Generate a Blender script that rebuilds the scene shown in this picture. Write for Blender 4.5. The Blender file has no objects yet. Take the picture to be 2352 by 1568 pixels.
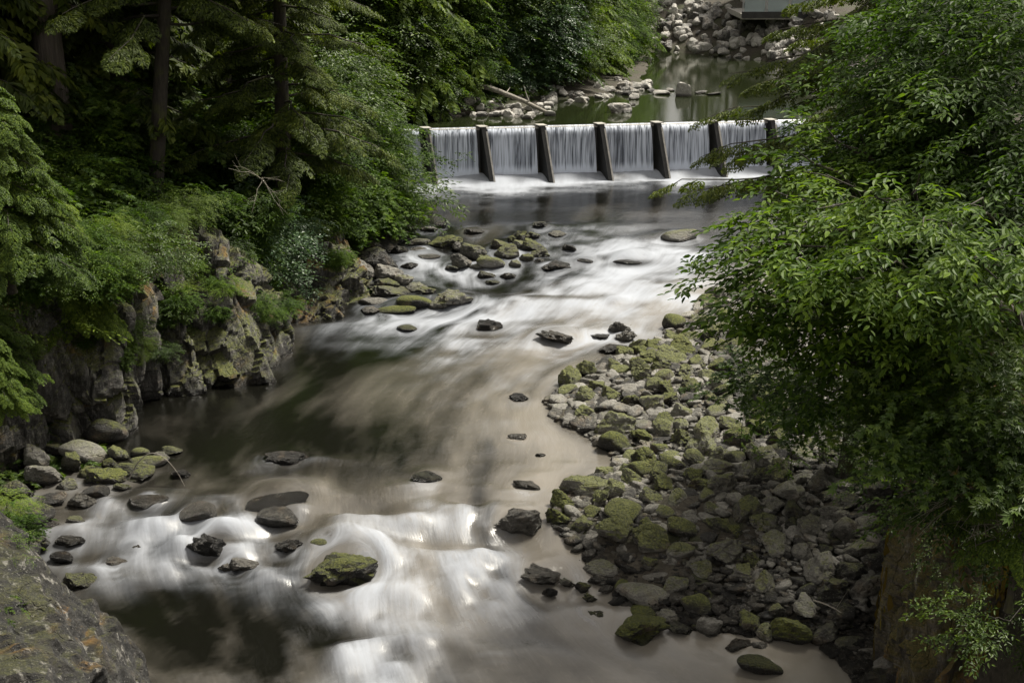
import bpy, bmesh, math, random
import numpy as np
from mathutils import Vector, Matrix

# ------------------------------------------------------------------ camera, sky, sun, exposure
scene = bpy.context.scene
CAM_H = 12.0
PITCH = math.radians(18.5)
FPX = 2940.0                                   # focal length in units of a 2352 px wide frame
cam_d = bpy.data.cameras.new('camera')
cam_d.lens = 45.0
cam_d.sensor_width = 36.0
cam_d.clip_end = 3000
cam_d.clip_start = 0.1
cam = bpy.data.objects.new('camera', cam_d)
scene.collection.objects.link(cam)
cam.location = (0, 0, CAM_H)
cam.rotation_euler = (math.pi / 2 - PITCH, 0, 0)
scene.camera = cam

SUN_EL = math.radians(58)
SUN_AZ = math.radians(54)                      # from +Y (upstream) towards +X
SUN_STRENGTH = 5.0
SKY_STRENGTH = 0.050
EXPOSURE = 0.94
world = bpy.data.worlds.new('World')
scene.world = world
world.use_nodes = True
wt = world.node_tree
wt.nodes.clear()
wo = wt.nodes.new('ShaderNodeOutputWorld')
bg = wt.nodes.new('ShaderNodeBackground')
sky = wt.nodes.new('ShaderNodeTexSky')
sky.sky_type = 'NISHITA'
sky.sun_disc = False
sky.sun_elevation = SUN_EL
sky.sun_rotation = SUN_AZ
sky.air_density = 1.0
sky.dust_density = 4.0
sky.ozone_density = 1.0
tcw = wt.nodes.new('ShaderNodeTexCoord')
cn = wt.nodes.new('ShaderNodeTexNoise')
cn.inputs['Scale'].default_value = 2.2
cn.inputs['Detail'].default_value = 6
cr = wt.nodes.new('ShaderNodeValToRGB')
cr.color_ramp.elements[0].position = 0.30
cr.color_ramp.elements[0].color = (0.55, 0.55, 0.55, 1)
cr.color_ramp.elements[1].position = 0.62
cr.color_ramp.elements[1].color = (0.95, 0.95, 0.95, 1)
mx = wt.nodes.new('ShaderNodeMix')
mx.data_type = 'RGBA'
mx.inputs[7].default_value = (9.4, 8.8, 7.9, 1)      # thin bright cloud
wt.links.new(tcw.outputs['Generated'], cn.inputs['Vector'])
wt.links.new(cn.outputs['Fac'], cr.inputs['Fac'])
wt.links.new(cr.outputs['Color'], mx.inputs[0])
wt.links.new(sky.outputs['Color'], mx.inputs[6])
wt.links.new(mx.outputs[2], bg.inputs['Color'])
bg.inputs['Strength'].default_value = SKY_STRENGTH
wt.links.new(bg.outputs['Background'], wo.inputs['Surface'])

sun_d = bpy.data.lights.new('sun', 'SUN')
sun_d.energy = SUN_STRENGTH
sun_d.angle = math.radians(14)
sun_d.color = (1.0, 0.94, 0.82)
sun = bpy.data.objects.new('sun', sun_d)
scene.collection.objects.link(sun)
sdir = Vector((math.sin(SUN_AZ) * math.cos(SUN_EL), math.cos(SUN_AZ) * math.cos(SUN_EL), math.sin(SUN_EL)))
sun.rotation_euler = (-sdir).to_track_quat('-Z', 'Y').to_euler()
sun.location = (20, 30, 60)

scene.view_settings.view_transform = 'Standard'
scene.view_settings.look = 'None'
scene.view_settings.gamma = 1.0
scene.view_settings.exposure = EXPOSURE
scene.cycles.max_bounces = 6
scene.cycles.diffuse_bounces = 2
scene.cycles.glossy_bounces = 2
scene.cycles.transmission_bounces = 3
scene.cycles.transparent_max_bounces = 8
scene.cycles.caustics_reflective = False
scene.cycles.caustics_refractive = False
scene.cycles.use_denoising = True

# ------------------------------------------------------------------ pixel rays and the shape of the valley
CP, SP = math.cos(PITCH), math.sin(PITCH)


def ray(px, py):
    u, v = (px - 1176) / FPX, (py - 784) / FPX
    return np.array([u, CP - v * SP, -SP - v * CP])


def P(px, py, t):
    return np.array([0, 0, CAM_H]) + ray(px, py) * t


def project(p):
    x, y, z = p[0], p[1], p[2] - CAM_H
    dep = y * CP - z * SP
    up = y * SP + z * CP
    return 1176 + x / dep * FPX, 784 - up / dep * FPX, dep


POOL_Z = 3.05                                   # level behind the weir


def smooth(a, b, x):
    t = np.clip((x - a) / (b - a), 0, 1)
    return t * t * (3 - 2 * t)


def z_water(y):
    y = np.asarray(y, float)
    return np.interp(y, [8, 17, 19.6, 21.5, 23.0, 24.2, 25.3, 27, 35.5, 37.5, 41, 44, 47.5, 50, 70],
                     [-0.95, -0.80, -0.70, -0.60, -0.42, -0.16, -0.03, 0, 0.02, 0.12, 0.38, 0.52, 0.66, 0.7, 0.7])


def on_plane(px, py, z):
    d = ray(px, py)
    t = (z - CAM_H) / d[2]
    return np.array([0, 0, CAM_H]) + d * t


def on_water(px, py):
    z = 0.0
    for _ in range(12):
        p = on_plane(px, py, z)
        z = float(z_water(p[1]))
    return on_plane(px, py, z)


LEFT_PX = [(420, 1720), (350, 1568), (250, 1420), (150, 1330), (100, 1240), (150, 1170), (285, 1110), (400, 1050), (318, 990),
           (325, 940), (335, 912), (560, 896), (668, 828), (655, 752), (830, 705), (950, 690), (930, 640), (900, 590),
           (930, 550), (950, 500), (930, 440), (905, 425)]
RIGHT_PX = [(1990, 1720), (1985, 1590), (1930, 1520), (1860, 1470), (1700, 1462), (1560, 1440), (1420, 1400), (1400, 1330), (1330, 1300),
            (1300, 1240), (1260, 1200), (1300, 1120), (1420, 1075), (1400, 1035), (1290, 975), (1250, 925), (1340, 845),
            (1510, 790), (1530, 760), (1640, 680), (1800, 640), (2000, 560), (2150, 480), (2200, 410)]
LW = np.array([on_water(*p) for p in LEFT_PX])
RW = np.array([on_water(*p) for p in RIGHT_PX])


def mono(w):
    o = np.argsort(w[:, 1])
    return w[o, 1], w[o, 0]


LY, LX = mono(LW)
RY, RX = mono(RW)
XL = lambda y: np.interp(y, LY, LX)
XR = lambda y: np.interp(y, RY, RX)
XS = lambda y: np.interp(y, [8, 20, 26, 28.5, 31, 33.5, 36, 39, 42, 46], [-12.5, -12.5, -12.2, -10.2, -10.2, -9.4, -8.3, -8.3, -7.8, -7.8])   # foot of the slope behind the left cliffs
XC = lambda y: np.interp(y, [10, 17.5, 19.5, 23, 28, 34, 45, 56, 75], [6.4, 6.5, 6.8, 7.9, 9.4, 11.2, 15, 19.5, 24])
POOL_PX = [(905, 292), (985, 264), (1100, 262), (1210, 261), (1280, 236), (1400, 216), (1468, 205), (1485, 160), (1500, 120)]
PWL = np.array([on_plane(a, b, POOL_Z) for a, b in POOL_PX])
PY_, PX_ = mono(PWL)
XPL = lambda y: np.interp(y, PY_, PX_)
FARPX = [(1300, 100), (1500, 117), (1600, 124), (1690, 131), (1850, 152), (2000, 175)]
FW = np.array([on_plane(a, b, POOL_Z) for a, b in FARPX])
YF = lambda x: np.interp(x, FW[:, 0], FW[:, 1])
WEIR_A = on_plane(905, 299, 3.0)
WEIR_B = on_plane(1980, 273, 3.0)
WDIR = (WEIR_B - WEIR_A) / np.linalg.norm(WEIR_B - WEIR_A)
WNRM = np.array([WDIR[1], -WDIR[0], 0])          # downstream
YW = lambda x: WEIR_A[1] + (x - WEIR_A[0]) * WDIR[1] / WDIR[0]


# ------------------------------------------------------------------ noise
def _hash(ix, iy, iz, seed):
    with np.errstate(over='ignore'):
        h = (ix.astype(np.int64) * 374761393 + iy.astype(np.int64) * 668265263 + iz.astype(np.int64) * 1274126177 + seed * 974634777) & 0xFFFFFFFF
        h = ((h ^ (h >> 13)) * 1103515245) & 0xFFFFFFFF
        h = ((h ^ (h >> 15)) * 668265261) & 0xFFFFFFFF
        h = h ^ (h >> 16)
    return h.astype(np.float64) / 4294967295.0


def vnoise(p, seed=0):
    i = np.floor(p).astype(np.int64)
    f = p - i
    w = f * f * f * (f * (f * 6 - 15) + 10)
    r = 0
    for dx in (0, 1):
        for dy in (0, 1):
            for dz in (0, 1):
                h = _hash(i[:, 0] + dx, i[:, 1] + dy, i[:, 2] + dz, seed)
                r = r + h * (w[:, 0] if dx else 1 - w[:, 0]) * (w[:, 1] if dy else 1 - w[:, 1]) * (w[:, 2] if dz else 1 - w[:, 2])
    return r * 2 - 1


def fbm(p, octv=4, seed=0, gain=0.5):
    a, s, r = 1.0, 1.0, 0
    for k in range(octv):
        r = r + a * vnoise(p * s + 17.3 * k, seed + k)
        a *= gain
        s *= 2.03
    return r


def worley(p, seed=0):
    i = np.floor(p).astype(np.int64)
    best = np.full(len(p), 1e9)
    sec = np.full(len(p), 1e9)
    cid = np.zeros(len(p))
    off = np.zeros_like(p)
    for dx in (-1, 0, 1):
        for dy in (-1, 0, 1):
            for dz in (-1, 0, 1):
                c = i + np.array([dx, dy, dz])
                j = np.stack([_hash(c[:, 0], c[:, 1], c[:, 2], seed + s) for s in (1, 2, 3)], 1)
                v = p - (c + j)
                d = np.sqrt((v * v).sum(1))
                m = d < best
                sec = np.where(m, best, np.minimum(sec, d))
                cid = np.where(m, _hash(c[:, 0], c[:, 1], c[:, 2], seed + 9), cid)
                off = np.where(m[:, None], v, off)
                best = np.where(m, d, best)
    return best, sec, cid, off


def ground_z(x, y):
    x = np.asarray(x, float)
    y = np.asarray(y, float)
    zw = z_water(y)
    # lower river
    dl, dr = XL(y) - x, x - XR(y)
    ins = np.minimum(-dl, -dr)
    bed = zw - 0.12 - 0.3 * np.clip(ins, 0, 2.2)
    cf = 1 - smooth(40.5, 44.5, y)
    dc = np.where(y < 45, XS(y) - x, dl)
    cliff = zw + 0.05 * np.clip(dl, 0, 4) - 0.3 + 3.6 * smooth(0.6, 3.0, dc) + 0.6 * np.clip(dc - 2.6, 0, 9) + 0.3 * np.clip(dc - 12, 0, 40)
    bank = zw + 0.28 * np.clip(dl, 0, 3) + 0.62 * np.clip(dl - 3, 0, 9) + 0.3 * np.clip(dl - 12, 0, 40)
    zl = cf * cliff + (1 - cf) * bank
    zr = zw + np.minimum(0.13 * np.clip(dr, 0, 50), 1.25)
    xc = XC(y)
    zr = zr + 4.9 * smooth(0.35, 2.0, x - xc) + 0.25 * np.clip(x - xc - 2, 0, 30)
    z1 = np.where(dl > 0, zl, np.where(dr > 0, zr, bed))
    # upper pool
    pl = XPL(y) - x
    pr = x - (22 + 0.05 * (y - 58))
    pf = y - YF(x)
    inp = np.minimum(np.minimum(-pl, -pr), -pf)
    bed2 = POOL_Z - 0.1 - 0.3 * np.clip(inp, 0, 3)
    zl2 = POOL_Z + 0.12 * np.clip(pl, 0, 3) + 0.4 * np.clip(pl - 2.5, 0, 12) + 0.2 * np.clip(pl - 14, 0, 40)
    zr2 = POOL_Z + 0.35 * np.clip(pr, 0, 12)
    zf2 = POOL_Z + np.minimum(0.5 * np.clip(pf, 0, 5.5), 2.75) + 0.12 * np.clip(pf - 5.5, 0, 30)
    z2 = np.where(inp > 0, bed2, np.maximum(np.maximum(np.where(pl > 0, zl2, -9), np.where(pr > 0, zr2, -9)), np.where(pf > 0, zf2, -9)))
    up = smooth(-0.9, 0.3, y - YW(x))
    # left bank merges softly, no step along the weir line out of the river
    side = np.clip((XL(y) - x) / 2, 0, 1)
    wide = smooth(-6, 3, y - YW(x))
    up = up * (1 - side) + wide * side
    z = z1 * (1 - up) + z2 * up
    far = smooth(60, 200, np.hypot(x, y - 50))
    return z + far * 10


# ------------------------------------------------------------------ mesh helpers
def link(o, parent=None):
    scene.collection.objects.link(o)
    if parent is not None:
        o.parent = parent
    return o


def mesh_np(name, verts, faces, mat, smooth_=False, mats=None):
    """faces: an (M,k) array or a list of such arrays"""
    if not isinstance(faces, (list, tuple)):
        faces = [faces]
    faces = [f for f in faces if len(f)]
    me = bpy.data.meshes.new(name)
    v = np.ascontiguousarray(verts, dtype=np.float32)
    me.vertices.add(len(v))
    me.vertices.foreach_set('co', v.ravel())
    lv = np.concatenate([f.ravel() for f in faces]).astype(np.int32)
    tot = np.concatenate([np.full(len(f), f.shape[1]) for f in faces]).astype(np.int32)
    st = np.concatenate([[0], np.cumsum(tot)[:-1]]).astype(np.int32)
    me.loops.add(len(lv))
    me.loops.foreach_set('vertex_index', lv)
    me.polygons.add(len(tot))
    me.polygons.foreach_set('loop_start', st)
    me.polygons.foreach_set('use_smooth', np.full(len(tot), smooth_, dtype=bool))
    me.update(calc_edges=True)
    if mat:
        me.materials.append(mat)
    return me


def obj(name, me, parent=None, loc=None):
    o = bpy.data.objects.new(name, me)
    link(o, parent)
    if loc is not None:
        o.location = [float(c) for c in loc]
    return o


def empty(name, loc):
    o = bpy.data.objects.new(name, None)
    o.empty_display_size = 0.3
    o.location = [float(c) for c in loc]
    return link(o)


def tag(o, label=None, cat=None, group=None, kind=None):
    if label: o['label'] = label
    if cat: o['category'] = cat
    if group: o['group'] = group
    if kind: o['kind'] = kind
    return o


def dup(root, loc, rotz=0.0, scale=1.0, label=None):
    r = root.copy()
    scene.collection.objects.link(r)
    r.location = [float(c) for c in loc]
    r.rotation_euler = (0, 0, rotz)
    r.scale = (scale,) * 3 if not hasattr(scale, '__len__') else scale
    if label: r['label'] = label
    for ch in list(root.children):
        c = ch.copy()
        scene.collection.objects.link(c)
        c.parent = r
        for g in list(ch.children):
            d = g.copy()
            scene.collection.objects.link(d)
            d.parent = c
    return r


def grid_faces(nu, nv):
    a = (np.arange(nu - 1)[:, None] * nv + np.arange(nv - 1)[None]).ravel()
    return np.stack([a, a + nv, a + nv + 1, a + 1], 1)


def norm(v):
    v = np.asarray(v, float)
    return v / np.maximum(np.linalg.norm(v, axis=-1, keepdims=True), 1e-9)


def tube(pts, rad, sides=6):
    pts = np.asarray(pts, float)
    n = len(pts)
    rad = np.broadcast_to(np.asarray(rad, float), (n,))
    tg = norm(np.gradient(pts, axis=0))
    ref = np.where(np.abs(tg[:, 2:3]) > 0.9, np.array([[1.0, 0, 0]]), np.array([[0, 0, 1.0]]))
    a = norm(np.cross(tg, ref))
    b = np.cross(tg, a)
    th = np.arange(sides) * 2 * np.pi / sides
    v = pts[:, None] + rad[:, None, None] * (np.cos(th)[None, :, None] * a[:, None] + np.sin(th)[None, :, None] * b[:, None])
    i = np.arange(n - 1)[:, None] * sides
    j = np.arange(sides)[None]
    k = (j + 1) % sides
    f = np.stack([i + j, i + k, i + sides + k, i + sides + j], -1).reshape(-1, 4)
    return v.reshape(-1, 3), f


class Acc:
    """collects quad arrays"""
    def __init__(s):
        s.v, s.f, s.n = [], [], 0

    def add(s, v, f):
        s.v.append(v)
        s.f.append(f + s.n)
        s.n += len(v)

    def mesh(s, name, mat, smooth_=False):
        return mesh_np(name, np.concatenate(s.v), np.concatenate(s.f), mat, smooth_)


def inst(tv, tf, org, xd, up, sc):
    """copies of a template, its +X along xd, its +Z near up"""
    org, xd, up = np.asarray(org), norm(xd), np.asarray(up)
    y = norm(np.cross(up, xd))
    z = np.cross(xd, y)
    sc = np.asarray(sc, float).reshape(-1, 1, 1)
    v = org[:, None] + sc * (tv[None, :, 0:1] * xd[:, None] + tv[None, :, 1:2] * y[:, None] + tv[None, :, 2:3] * z[:, None])
    f = tf[None] + (np.arange(len(org)) * len(tv))[:, None, None]
    return v.reshape(-1, 3), f.reshape(-1, tf.shape[1])


def box_arrays(lo, hi):
    x0, y0, z0 = lo
    x1, y1, z1 = hi
    v = np.array([[x0, y0, z0], [x1, y0, z0], [x1, y1, z0], [x0, y1, z0], [x0, y0, z1], [x1, y0, z1], [x1, y1, z1], [x0, y1, z1]], float)
    f = np.array([[0, 3, 2, 1], [4, 5, 6, 7], [0, 1, 5, 4], [1, 2, 6, 5], [2, 3, 7, 6], [3, 0, 4, 7]])
    return v, f


# ------------------------------------------------------------------ materials
class NT:
    def __init__(s, name):
        s.m = bpy.data.materials.new(name)
        s.m.use_nodes = True
        s.t = s.m.node_tree
        s.t.nodes.clear()
        s.out = s.t.nodes.new('ShaderNodeOutputMaterial')

    def n(s, typ, ins=None, **props):
        nd = s.t.nodes.new(typ)
        for k, v in props.items():
            setattr(nd, k, v)
        for k, v in (ins or {}).items():
            s.put(nd.inputs[k], v)
        return nd

    def put(s, sock, v):
        if hasattr(v, 'is_output'):
            s.t.links.new(v, sock)
        elif v is not None:
            if isinstance(v, (tuple, list)) and len(v) == 3 and sock.type == 'RGBA':
                v = (*v, 1)
            sock.default_value = v

    def mix(s, f, a, b, blend='MIX'):
        nd = s.t.nodes.new('ShaderNodeMix')
        nd.data_type = 'RGBA'
        nd.blend_type = blend
        s.put(nd.inputs[0], f)
        s.put(nd.inputs[6], a)
        s.put(nd.inputs[7], b)
        return nd.outputs[2]

    def mixf(s, f, a, b):
        nd = s.t.nodes.new('ShaderNodeMix')
        s.put(nd.inputs[0], f)
        s.put(nd.inputs[2], a)
        s.put(nd.inputs[3], b)
        return nd.outputs[0]

    def math(s, op, a, b=None, c=None, clamp=False):
        nd = s.t.nodes.new('ShaderNodeMath')
        nd.operation = op
        nd.use_clamp = clamp
        s.put(nd.inputs[0], a)
        if b is not None: s.put(nd.inputs[1], b)
        if c is not None: s.put(nd.inputs[2], c)
        return nd.outputs[0]

    def noise(s, vec, scale, detail=4, rough=0.55, dist=0.0):
        nd = s.n('ShaderNodeTexNoise', {'Vector': vec, 'Scale': scale, 'Detail': detail, 'Roughness': rough, 'Distortion': dist})
        return nd.outputs['Fac']

    def ss(s, x, a, b):
        nd = s.n('ShaderNodeMapRange', {'Value': x, 'From Min': a, 'From Max': b}, interpolation_type='SMOOTHSTEP')
        return nd.outputs['Result']

    def ramp(s, f, stops):
        nd = s.t.nodes.new('ShaderNodeValToRGB')
        e = nd.color_ramp.elements
        while len(e) < len(stops):
            e.new(0.5)
        for k, (p, c) in enumerate(stops):
            e[k].position = p
            e[k].color = (*c, 1) if len(c) == 3 else c
        s.put(nd.inputs['Fac'], f)
        return nd.outputs['Color']

    def vmul(s, vec, k):
        nd = s.n('ShaderNodeVectorMath', {0: vec, 1: k}, operation='MULTIPLY')
        return nd.outputs[0]

    def vadd(s, vec, k):
        nd = s.n('ShaderNodeVectorMath', {0: vec}, operation='ADD')
        s.put(nd.inputs[1], k)
        return nd.outputs[0]

    def bump(s, h, strength, dist, nrm=None):
        nd = s.n('ShaderNodeBump', {'Height': h, 'Strength': strength, 'Distance': dist})
        if nrm is not None: s.put(nd.inputs['Normal'], nrm)
        return nd.outputs['Normal']

    def surf(s, sh):
        s.t.links.new(sh, s.out.inputs['Surface'])
        return s.m


def rock_material(name, moss_from_object=True, moss=0.5, moss_cols=((0.026, 0.036, 0.005), (0.145, 0.160, 0.015)),
                  stone=((0.030, 0.028, 0.025), (0.105, 0.10, 0.086), (0.29, 0.28, 0.255)), streak=False, wet_level=None, scale=1.0, orange=0.0, warmth=0.45):
    k = NT(name)
    tc = k.n('ShaderNodeTexCoord')
    oi = k.n('ShaderNodeObjectInfo')
    geo = k.n('ShaderNodeNewGeometry')
    co = tc.outputs['Object']
    rnd = k.math('FRACT', k.math('ADD', oi.outputs['Random'], geo.outputs['Random Per Island']))
    pos = geo.outputs['Position']
    base = pos if not moss_from_object else k.vadd(pos, k.n('ShaderNodeCombineXYZ', {0: k.math('MULTIPLY', rnd, 37.0)}).outputs[0])
    n1 = k.noise(base, 1.3 * scale, 5, 0.6)
    n2 = k.noise(base, 7 * scale, 8, 0.72)
    n3 = k.noise(base, 26 * scale, 5, 0.75)
    strata = k.noise(k.vmul(co, (1.6, 1.6, 9.0) if moss_from_object else (3.4, 2.6, 0.7)), 1.0, 6, 0.7, 0.6)
    tone = k.math('ADD', k.math('MULTIPLY', n1, 0.5), k.math('ADD', k.math('MULTIPLY_ADD', strata, 0.5, k.math('MULTIPLY_ADD', n2, 0.7, -0.30)), k.math('MULTIPLY_ADD', rnd, 0.5 if moss_from_object else 0.0, -0.25 if moss_from_object else 0.0)))
    col = k.ramp(tone, [(0.30, tuple(0.45 * c for c in stone[0])), (0.42, stone[0]), (0.55, stone[1]), (0.80, stone[2])])
    warm = k.ss(k.noise(base, 2.6 * scale, 3), 0.52, 0.7)
    col = k.mix(k.math('MULTIPLY', warm, warmth), col, (0.17, 0.125, 0.08))
    speck = k.ss(n3, 0.57, 0.68)
    col = k.mix(k.math('MULTIPLY', speck, 0.6), col, (0.42, 0.41, 0.38))
    dark = k.ss(n3, 0.46, 0.34)
    col = k.mix(k.math('MULTIPLY', dark, 0.85), col, (0.03, 0.028, 0.025))
    vor = k.n('ShaderNodeTexVoronoi', {'Vector': k.vadd(k.vmul(base, (1, 1, 0.55 if streak else 1)), k.vmul(k.n('ShaderNodeTexNoise', {'Vector': base, 'Scale': 3.0 * scale}).outputs['Color'], (0.35, 0.35, 0.35))),
                                       'Scale': 2.6 * scale}, feature='DISTANCE_TO_EDGE')
    crack = k.ss(vor.outputs['Distance'], 0.035, 0.0)
    crack = k.math('MULTIPLY', crack, k.ss(n1, 0.52, 0.66))
    col = k.mix(k.math('MULTIPLY', crack, 0.85), col, (0.015, 0.013, 0.011))
    if streak:
        sv = k.vmul(pos, (2.4, 2.4, 0.28))
        st = k.ss(k.noise(sv, 1.6, 6, 0.75), 0.46, 0.60)
        col = k.mix(k.math('MULTIPLY', st, 0.85), col, (0.022, 0.02, 0.017))
        st2 = k.ss(k.noise(k.vmul(pos, (1.7, 1.7, 0.5)), 2.9, 6, 0.72), 0.56, 0.66)
        col = k.mix(k.math('MULTIPLY', st2, 0.6), col, (0.40, 0.385, 0.35))
    nz = k.n('ShaderNodeSeparateXYZ', {0: geo.outputs['Normal']}).outputs[2]
    if moss_from_object:
        amt = k.n('ShaderNodeSeparateColor', {0: oi.outputs['Color']})
        mossamt = amt.outputs[0]
        level = k.math('SUBTRACT', amt.outputs[2], 5.0)
    else:
        mossamt = moss
        level = wet_level if wet_level is not None else 0.0
    pz = k.n('ShaderNodeSeparateXYZ', {0: pos}).outputs[2]
    above = k.math('SUBTRACT', pz, level)
    mm = k.math('ADD', k.math('MULTIPLY', nz, 0.55), k.math('ADD', k.math('MULTIPLY', n2, 0.9), k.math('MULTIPLY', n1, 0.7)))
    mm = k.math('ADD', mm, k.math('MULTIPLY', mossamt, 1.0))
    mf = k.ss(mm, 1.5, 1.95)
    mcol = k.mix(k.ss(n3, 0.36, 0.64), moss_cols[0], moss_cols[1])
    if orange:
        mcol = k.mix(k.math('MULTIPLY', k.ss(k.noise(pos, 0.9, 3), 0.52, 0.66), orange), mcol, (0.20, 0.10, 0.012))
    mf = k.math('MULTIPLY', mf, 0.82)
    col = k.mix(mf, col, mcol)
    wet = k.ss(k.math('ADD', above, k.math('MULTIPLY', n2, -0.10)), 0.16, -0.02)
    if moss_from_object:
        wet = k.math('MAXIMUM', wet, amt.outputs[1])
    col = k.mix(k.math('MULTIPLY', wet, 0.93), col, k.mix(1.0, col, (0.16, 0.15, 0.14), 'MULTIPLY'))
    rough = k.mixf(wet, 0.58 if moss_from_object else 0.72, 0.22)
    rough = k.mixf(mf, rough, 0.85)
    hgt = k.math('ADD', k.math('MULTIPLY_ADD', strata, 0.6, k.math('MULTIPLY', n2, 0.9)), k.math('ADD', k.math('MULTIPLY', n3, 0.5), k.math('MULTIPLY', crack, -0.8)))
    nb = k.bump(hgt, 1.0, 0.11 / scale)
    bs = k.n('ShaderNodeBsdfPrincipled', {'Base Color': col, 'Roughness': rough, 'Normal': nb})
    bs.inputs['Specular IOR Level'].default_value = 0.45
    return k.surf(bs.outputs[0])


def leaf_material(name, cols, trans=0.4, rough=0.42, spec=0.5):
    k = NT(name)
    geo = k.n('ShaderNodeNewGeometry')
    oi = k.n('ShaderNodeObjectInfo')
    r = geo.outputs['Random Per Island']
    clump = k.noise(geo.outputs['Position'], 0.55, 2)
    f = k.math('ADD', k.math('MULTIPLY', r, 0.55), k.math('MULTIPLY_ADD', clump, 0.9, -0.25))
    f = k.math('ADD', f, k.math('MULTIPLY_ADD', oi.outputs['Random'], 0.3, -0.15))
    col = k.ramp(f, [(0.05, cols[0]), (0.5, cols[1]), (0.95, cols[2])])
    bs = k.n('ShaderNodeBsdfPrincipled', {'Base Color': col, 'Roughness': rough})
    bs.inputs['Specular IOR Level'].default_value = spec
    tr = k.n('ShaderNodeBsdfTranslucent', {'Color': k.mix(1.0, col, (1.5, 1.55, 0.6), 'MULTIPLY')})
    ms = k.n('ShaderNodeMixShader', {0: trans, 1: bs.outputs[0], 2: tr.outputs[0]})
    return k.surf(ms.outputs[0])


def bark_material(name, c0, c1, moss=0.3, vs=0.18):
    k = NT(name)
    geo = k.n('ShaderNodeNewGeometry')
    pos = geo.outputs['Position']
    n = k.noise(k.vmul(pos, (1, 1, vs)), 14, 6, 0.7)
    n2 = k.noise(pos, 2.2, 4)
    col = k.ramp(n, [(0.3, c0), (0.7, c1)])
    col = k.mix(k.math('MULTIPLY', k.ss(n2, 0.5, 0.65), moss), col, (0.07, 0.08, 0.015))
    nb = k.bump(n, 0.9, 0.06)
    bs = k.n('ShaderNodeBsdfPrincipled', {'Base Color': col, 'Roughness': 0.85, 'Normal': nb})
    return k.surf(bs.outputs[0])


def plain_material(name, c0, c1, scale=6.0, rough=0.7, bump=0.3):
    k = NT(name)
    geo = k.n('ShaderNodeNewGeometry')
    n = k.noise(geo.outputs['Position'], scale, 6, 0.65)
    bs = k.n('ShaderNodeBsdfPrincipled', {'Base Color': k.ramp(n, [(0.3, c0), (0.7, c1)]), 'Roughness': rough, 'Normal': k.bump(n, bump, 0.03)})
    return k.surf(bs.outputs[0])


M = {}
M['bar_rock'] = rock_material('river_stone')
M['pale_rock'] = rock_material('pale_stone', stone=((0.16, 0.155, 0.145), (0.40, 0.385, 0.355), (0.60, 0.58, 0.54)), scale=0.8)
M['cliff_left'] = rock_material('cliff_stone', False, moss=0.60, streak=True, wet_level=0.05, scale=0.8, orange=0.8, warmth=0.2,
                                stone=((0.028, 0.027, 0.026), (0.092, 0.089, 0.084), (0.25, 0.24, 0.225)))
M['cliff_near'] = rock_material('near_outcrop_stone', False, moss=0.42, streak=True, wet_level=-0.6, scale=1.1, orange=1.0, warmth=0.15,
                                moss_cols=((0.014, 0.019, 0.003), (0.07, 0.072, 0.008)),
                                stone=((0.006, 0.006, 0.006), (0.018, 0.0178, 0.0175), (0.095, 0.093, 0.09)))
M['cliff_right'] = rock_material('mossy_cliff_stone', False, moss=0.84, streak=True, wet_level=-0.6, scale=1.0, orange=1.0,
                                 moss_cols=((0.06, 0.062, 0.012), (0.17, 0.13, 0.026)),
                                 stone=((0.045, 0.042, 0.036), (0.13, 0.115, 0.095), (0.26, 0.235, 0.2)))
M['conifer'] = leaf_material('hemlock_needles', ((0.014, 0.024, 0.004), (0.056, 0.082, 0.010), (0.145, 0.175, 0.020)), 0.32, 0.6, 0.3)
M['cedar'] = leaf_material('cedar_fronds', ((0.014, 0.030, 0.004), (0.062, 0.105, 0.012), (0.17, 0.23, 0.026)), 0.36, 0.6, 0.3)
M['alder'] = leaf_material('alder_leaves', ((0.010, 0.024, 0.004), (0.045, 0.090, 0.010), (0.14, 0.21, 0.024)), 0.4, 0.58, 0.22)
M['cherry'] = leaf_material('broad_leaves', ((0.010, 0.026, 0.003), (0.044, 0.088, 0.009), (0.13, 0.20, 0.020)), 0.42, 0.55, 0.22)
M['willow'] = leaf_material('bluish_leaves', ((0.022, 0.045, 0.022), (0.05, 0.095, 0.045), (0.10, 0.16, 0.075)), 0.35, 0.42)
M['understory'] = leaf_material('understory_leaves', ((0.009, 0.022, 0.003), (0.040, 0.076, 0.009), (0.115, 0.17, 0.020)), 0.36, 0.5, 0.35)
M['bark_dark'] = bark_material('dark_bark', (0.018, 0.015, 0.012), (0.065, 0.055, 0.045), 0.5)
M['bark_cedar'] = bark_material('cedar_bark', (0.035, 0.03, 0.026), (0.16, 0.135, 0.115), 0.15, 0.07)
M['bark_pale'] = bark_material('weathered_wood', (0.13, 0.12, 0.10), (0.36, 0.33, 0.29), 0.1, 0.5)
M['twig'] = bark_material('bare_twig_bark', (0.12, 0.11, 0.085), (0.26, 0.24, 0.19), 0.3, 0.5)
M['soil'] = None


def soil():
    k = NT('forest_floor')
    geo = k.n('ShaderNodeNewGeometry')
    pos = geo.outputs['Position']
    n1 = k.noise(pos, 0.7, 5)
    n2 = k.noise(pos, 9, 6, 0.7)
    col = k.ramp(n2, [(0.3, (0.018, 0.015, 0.010)), (0.55, (0.05, 0.042, 0.030)), (0.75, (0.10, 0.09, 0.07))])
    col = k.mix(k.math('MULTIPLY', k.ss(n1, 0.48, 0.62), 0.6), col, (0.035, 0.045, 0.012))
    nb = k.bump(n2, 0.9, 0.12)
    bs = k.n('ShaderNodeBsdfPrincipled', {'Base Color': col, 'Roughness': 0.9, 'Normal': nb})
    return k.surf(bs.outputs[0])


M['soil'] = soil()

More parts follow.
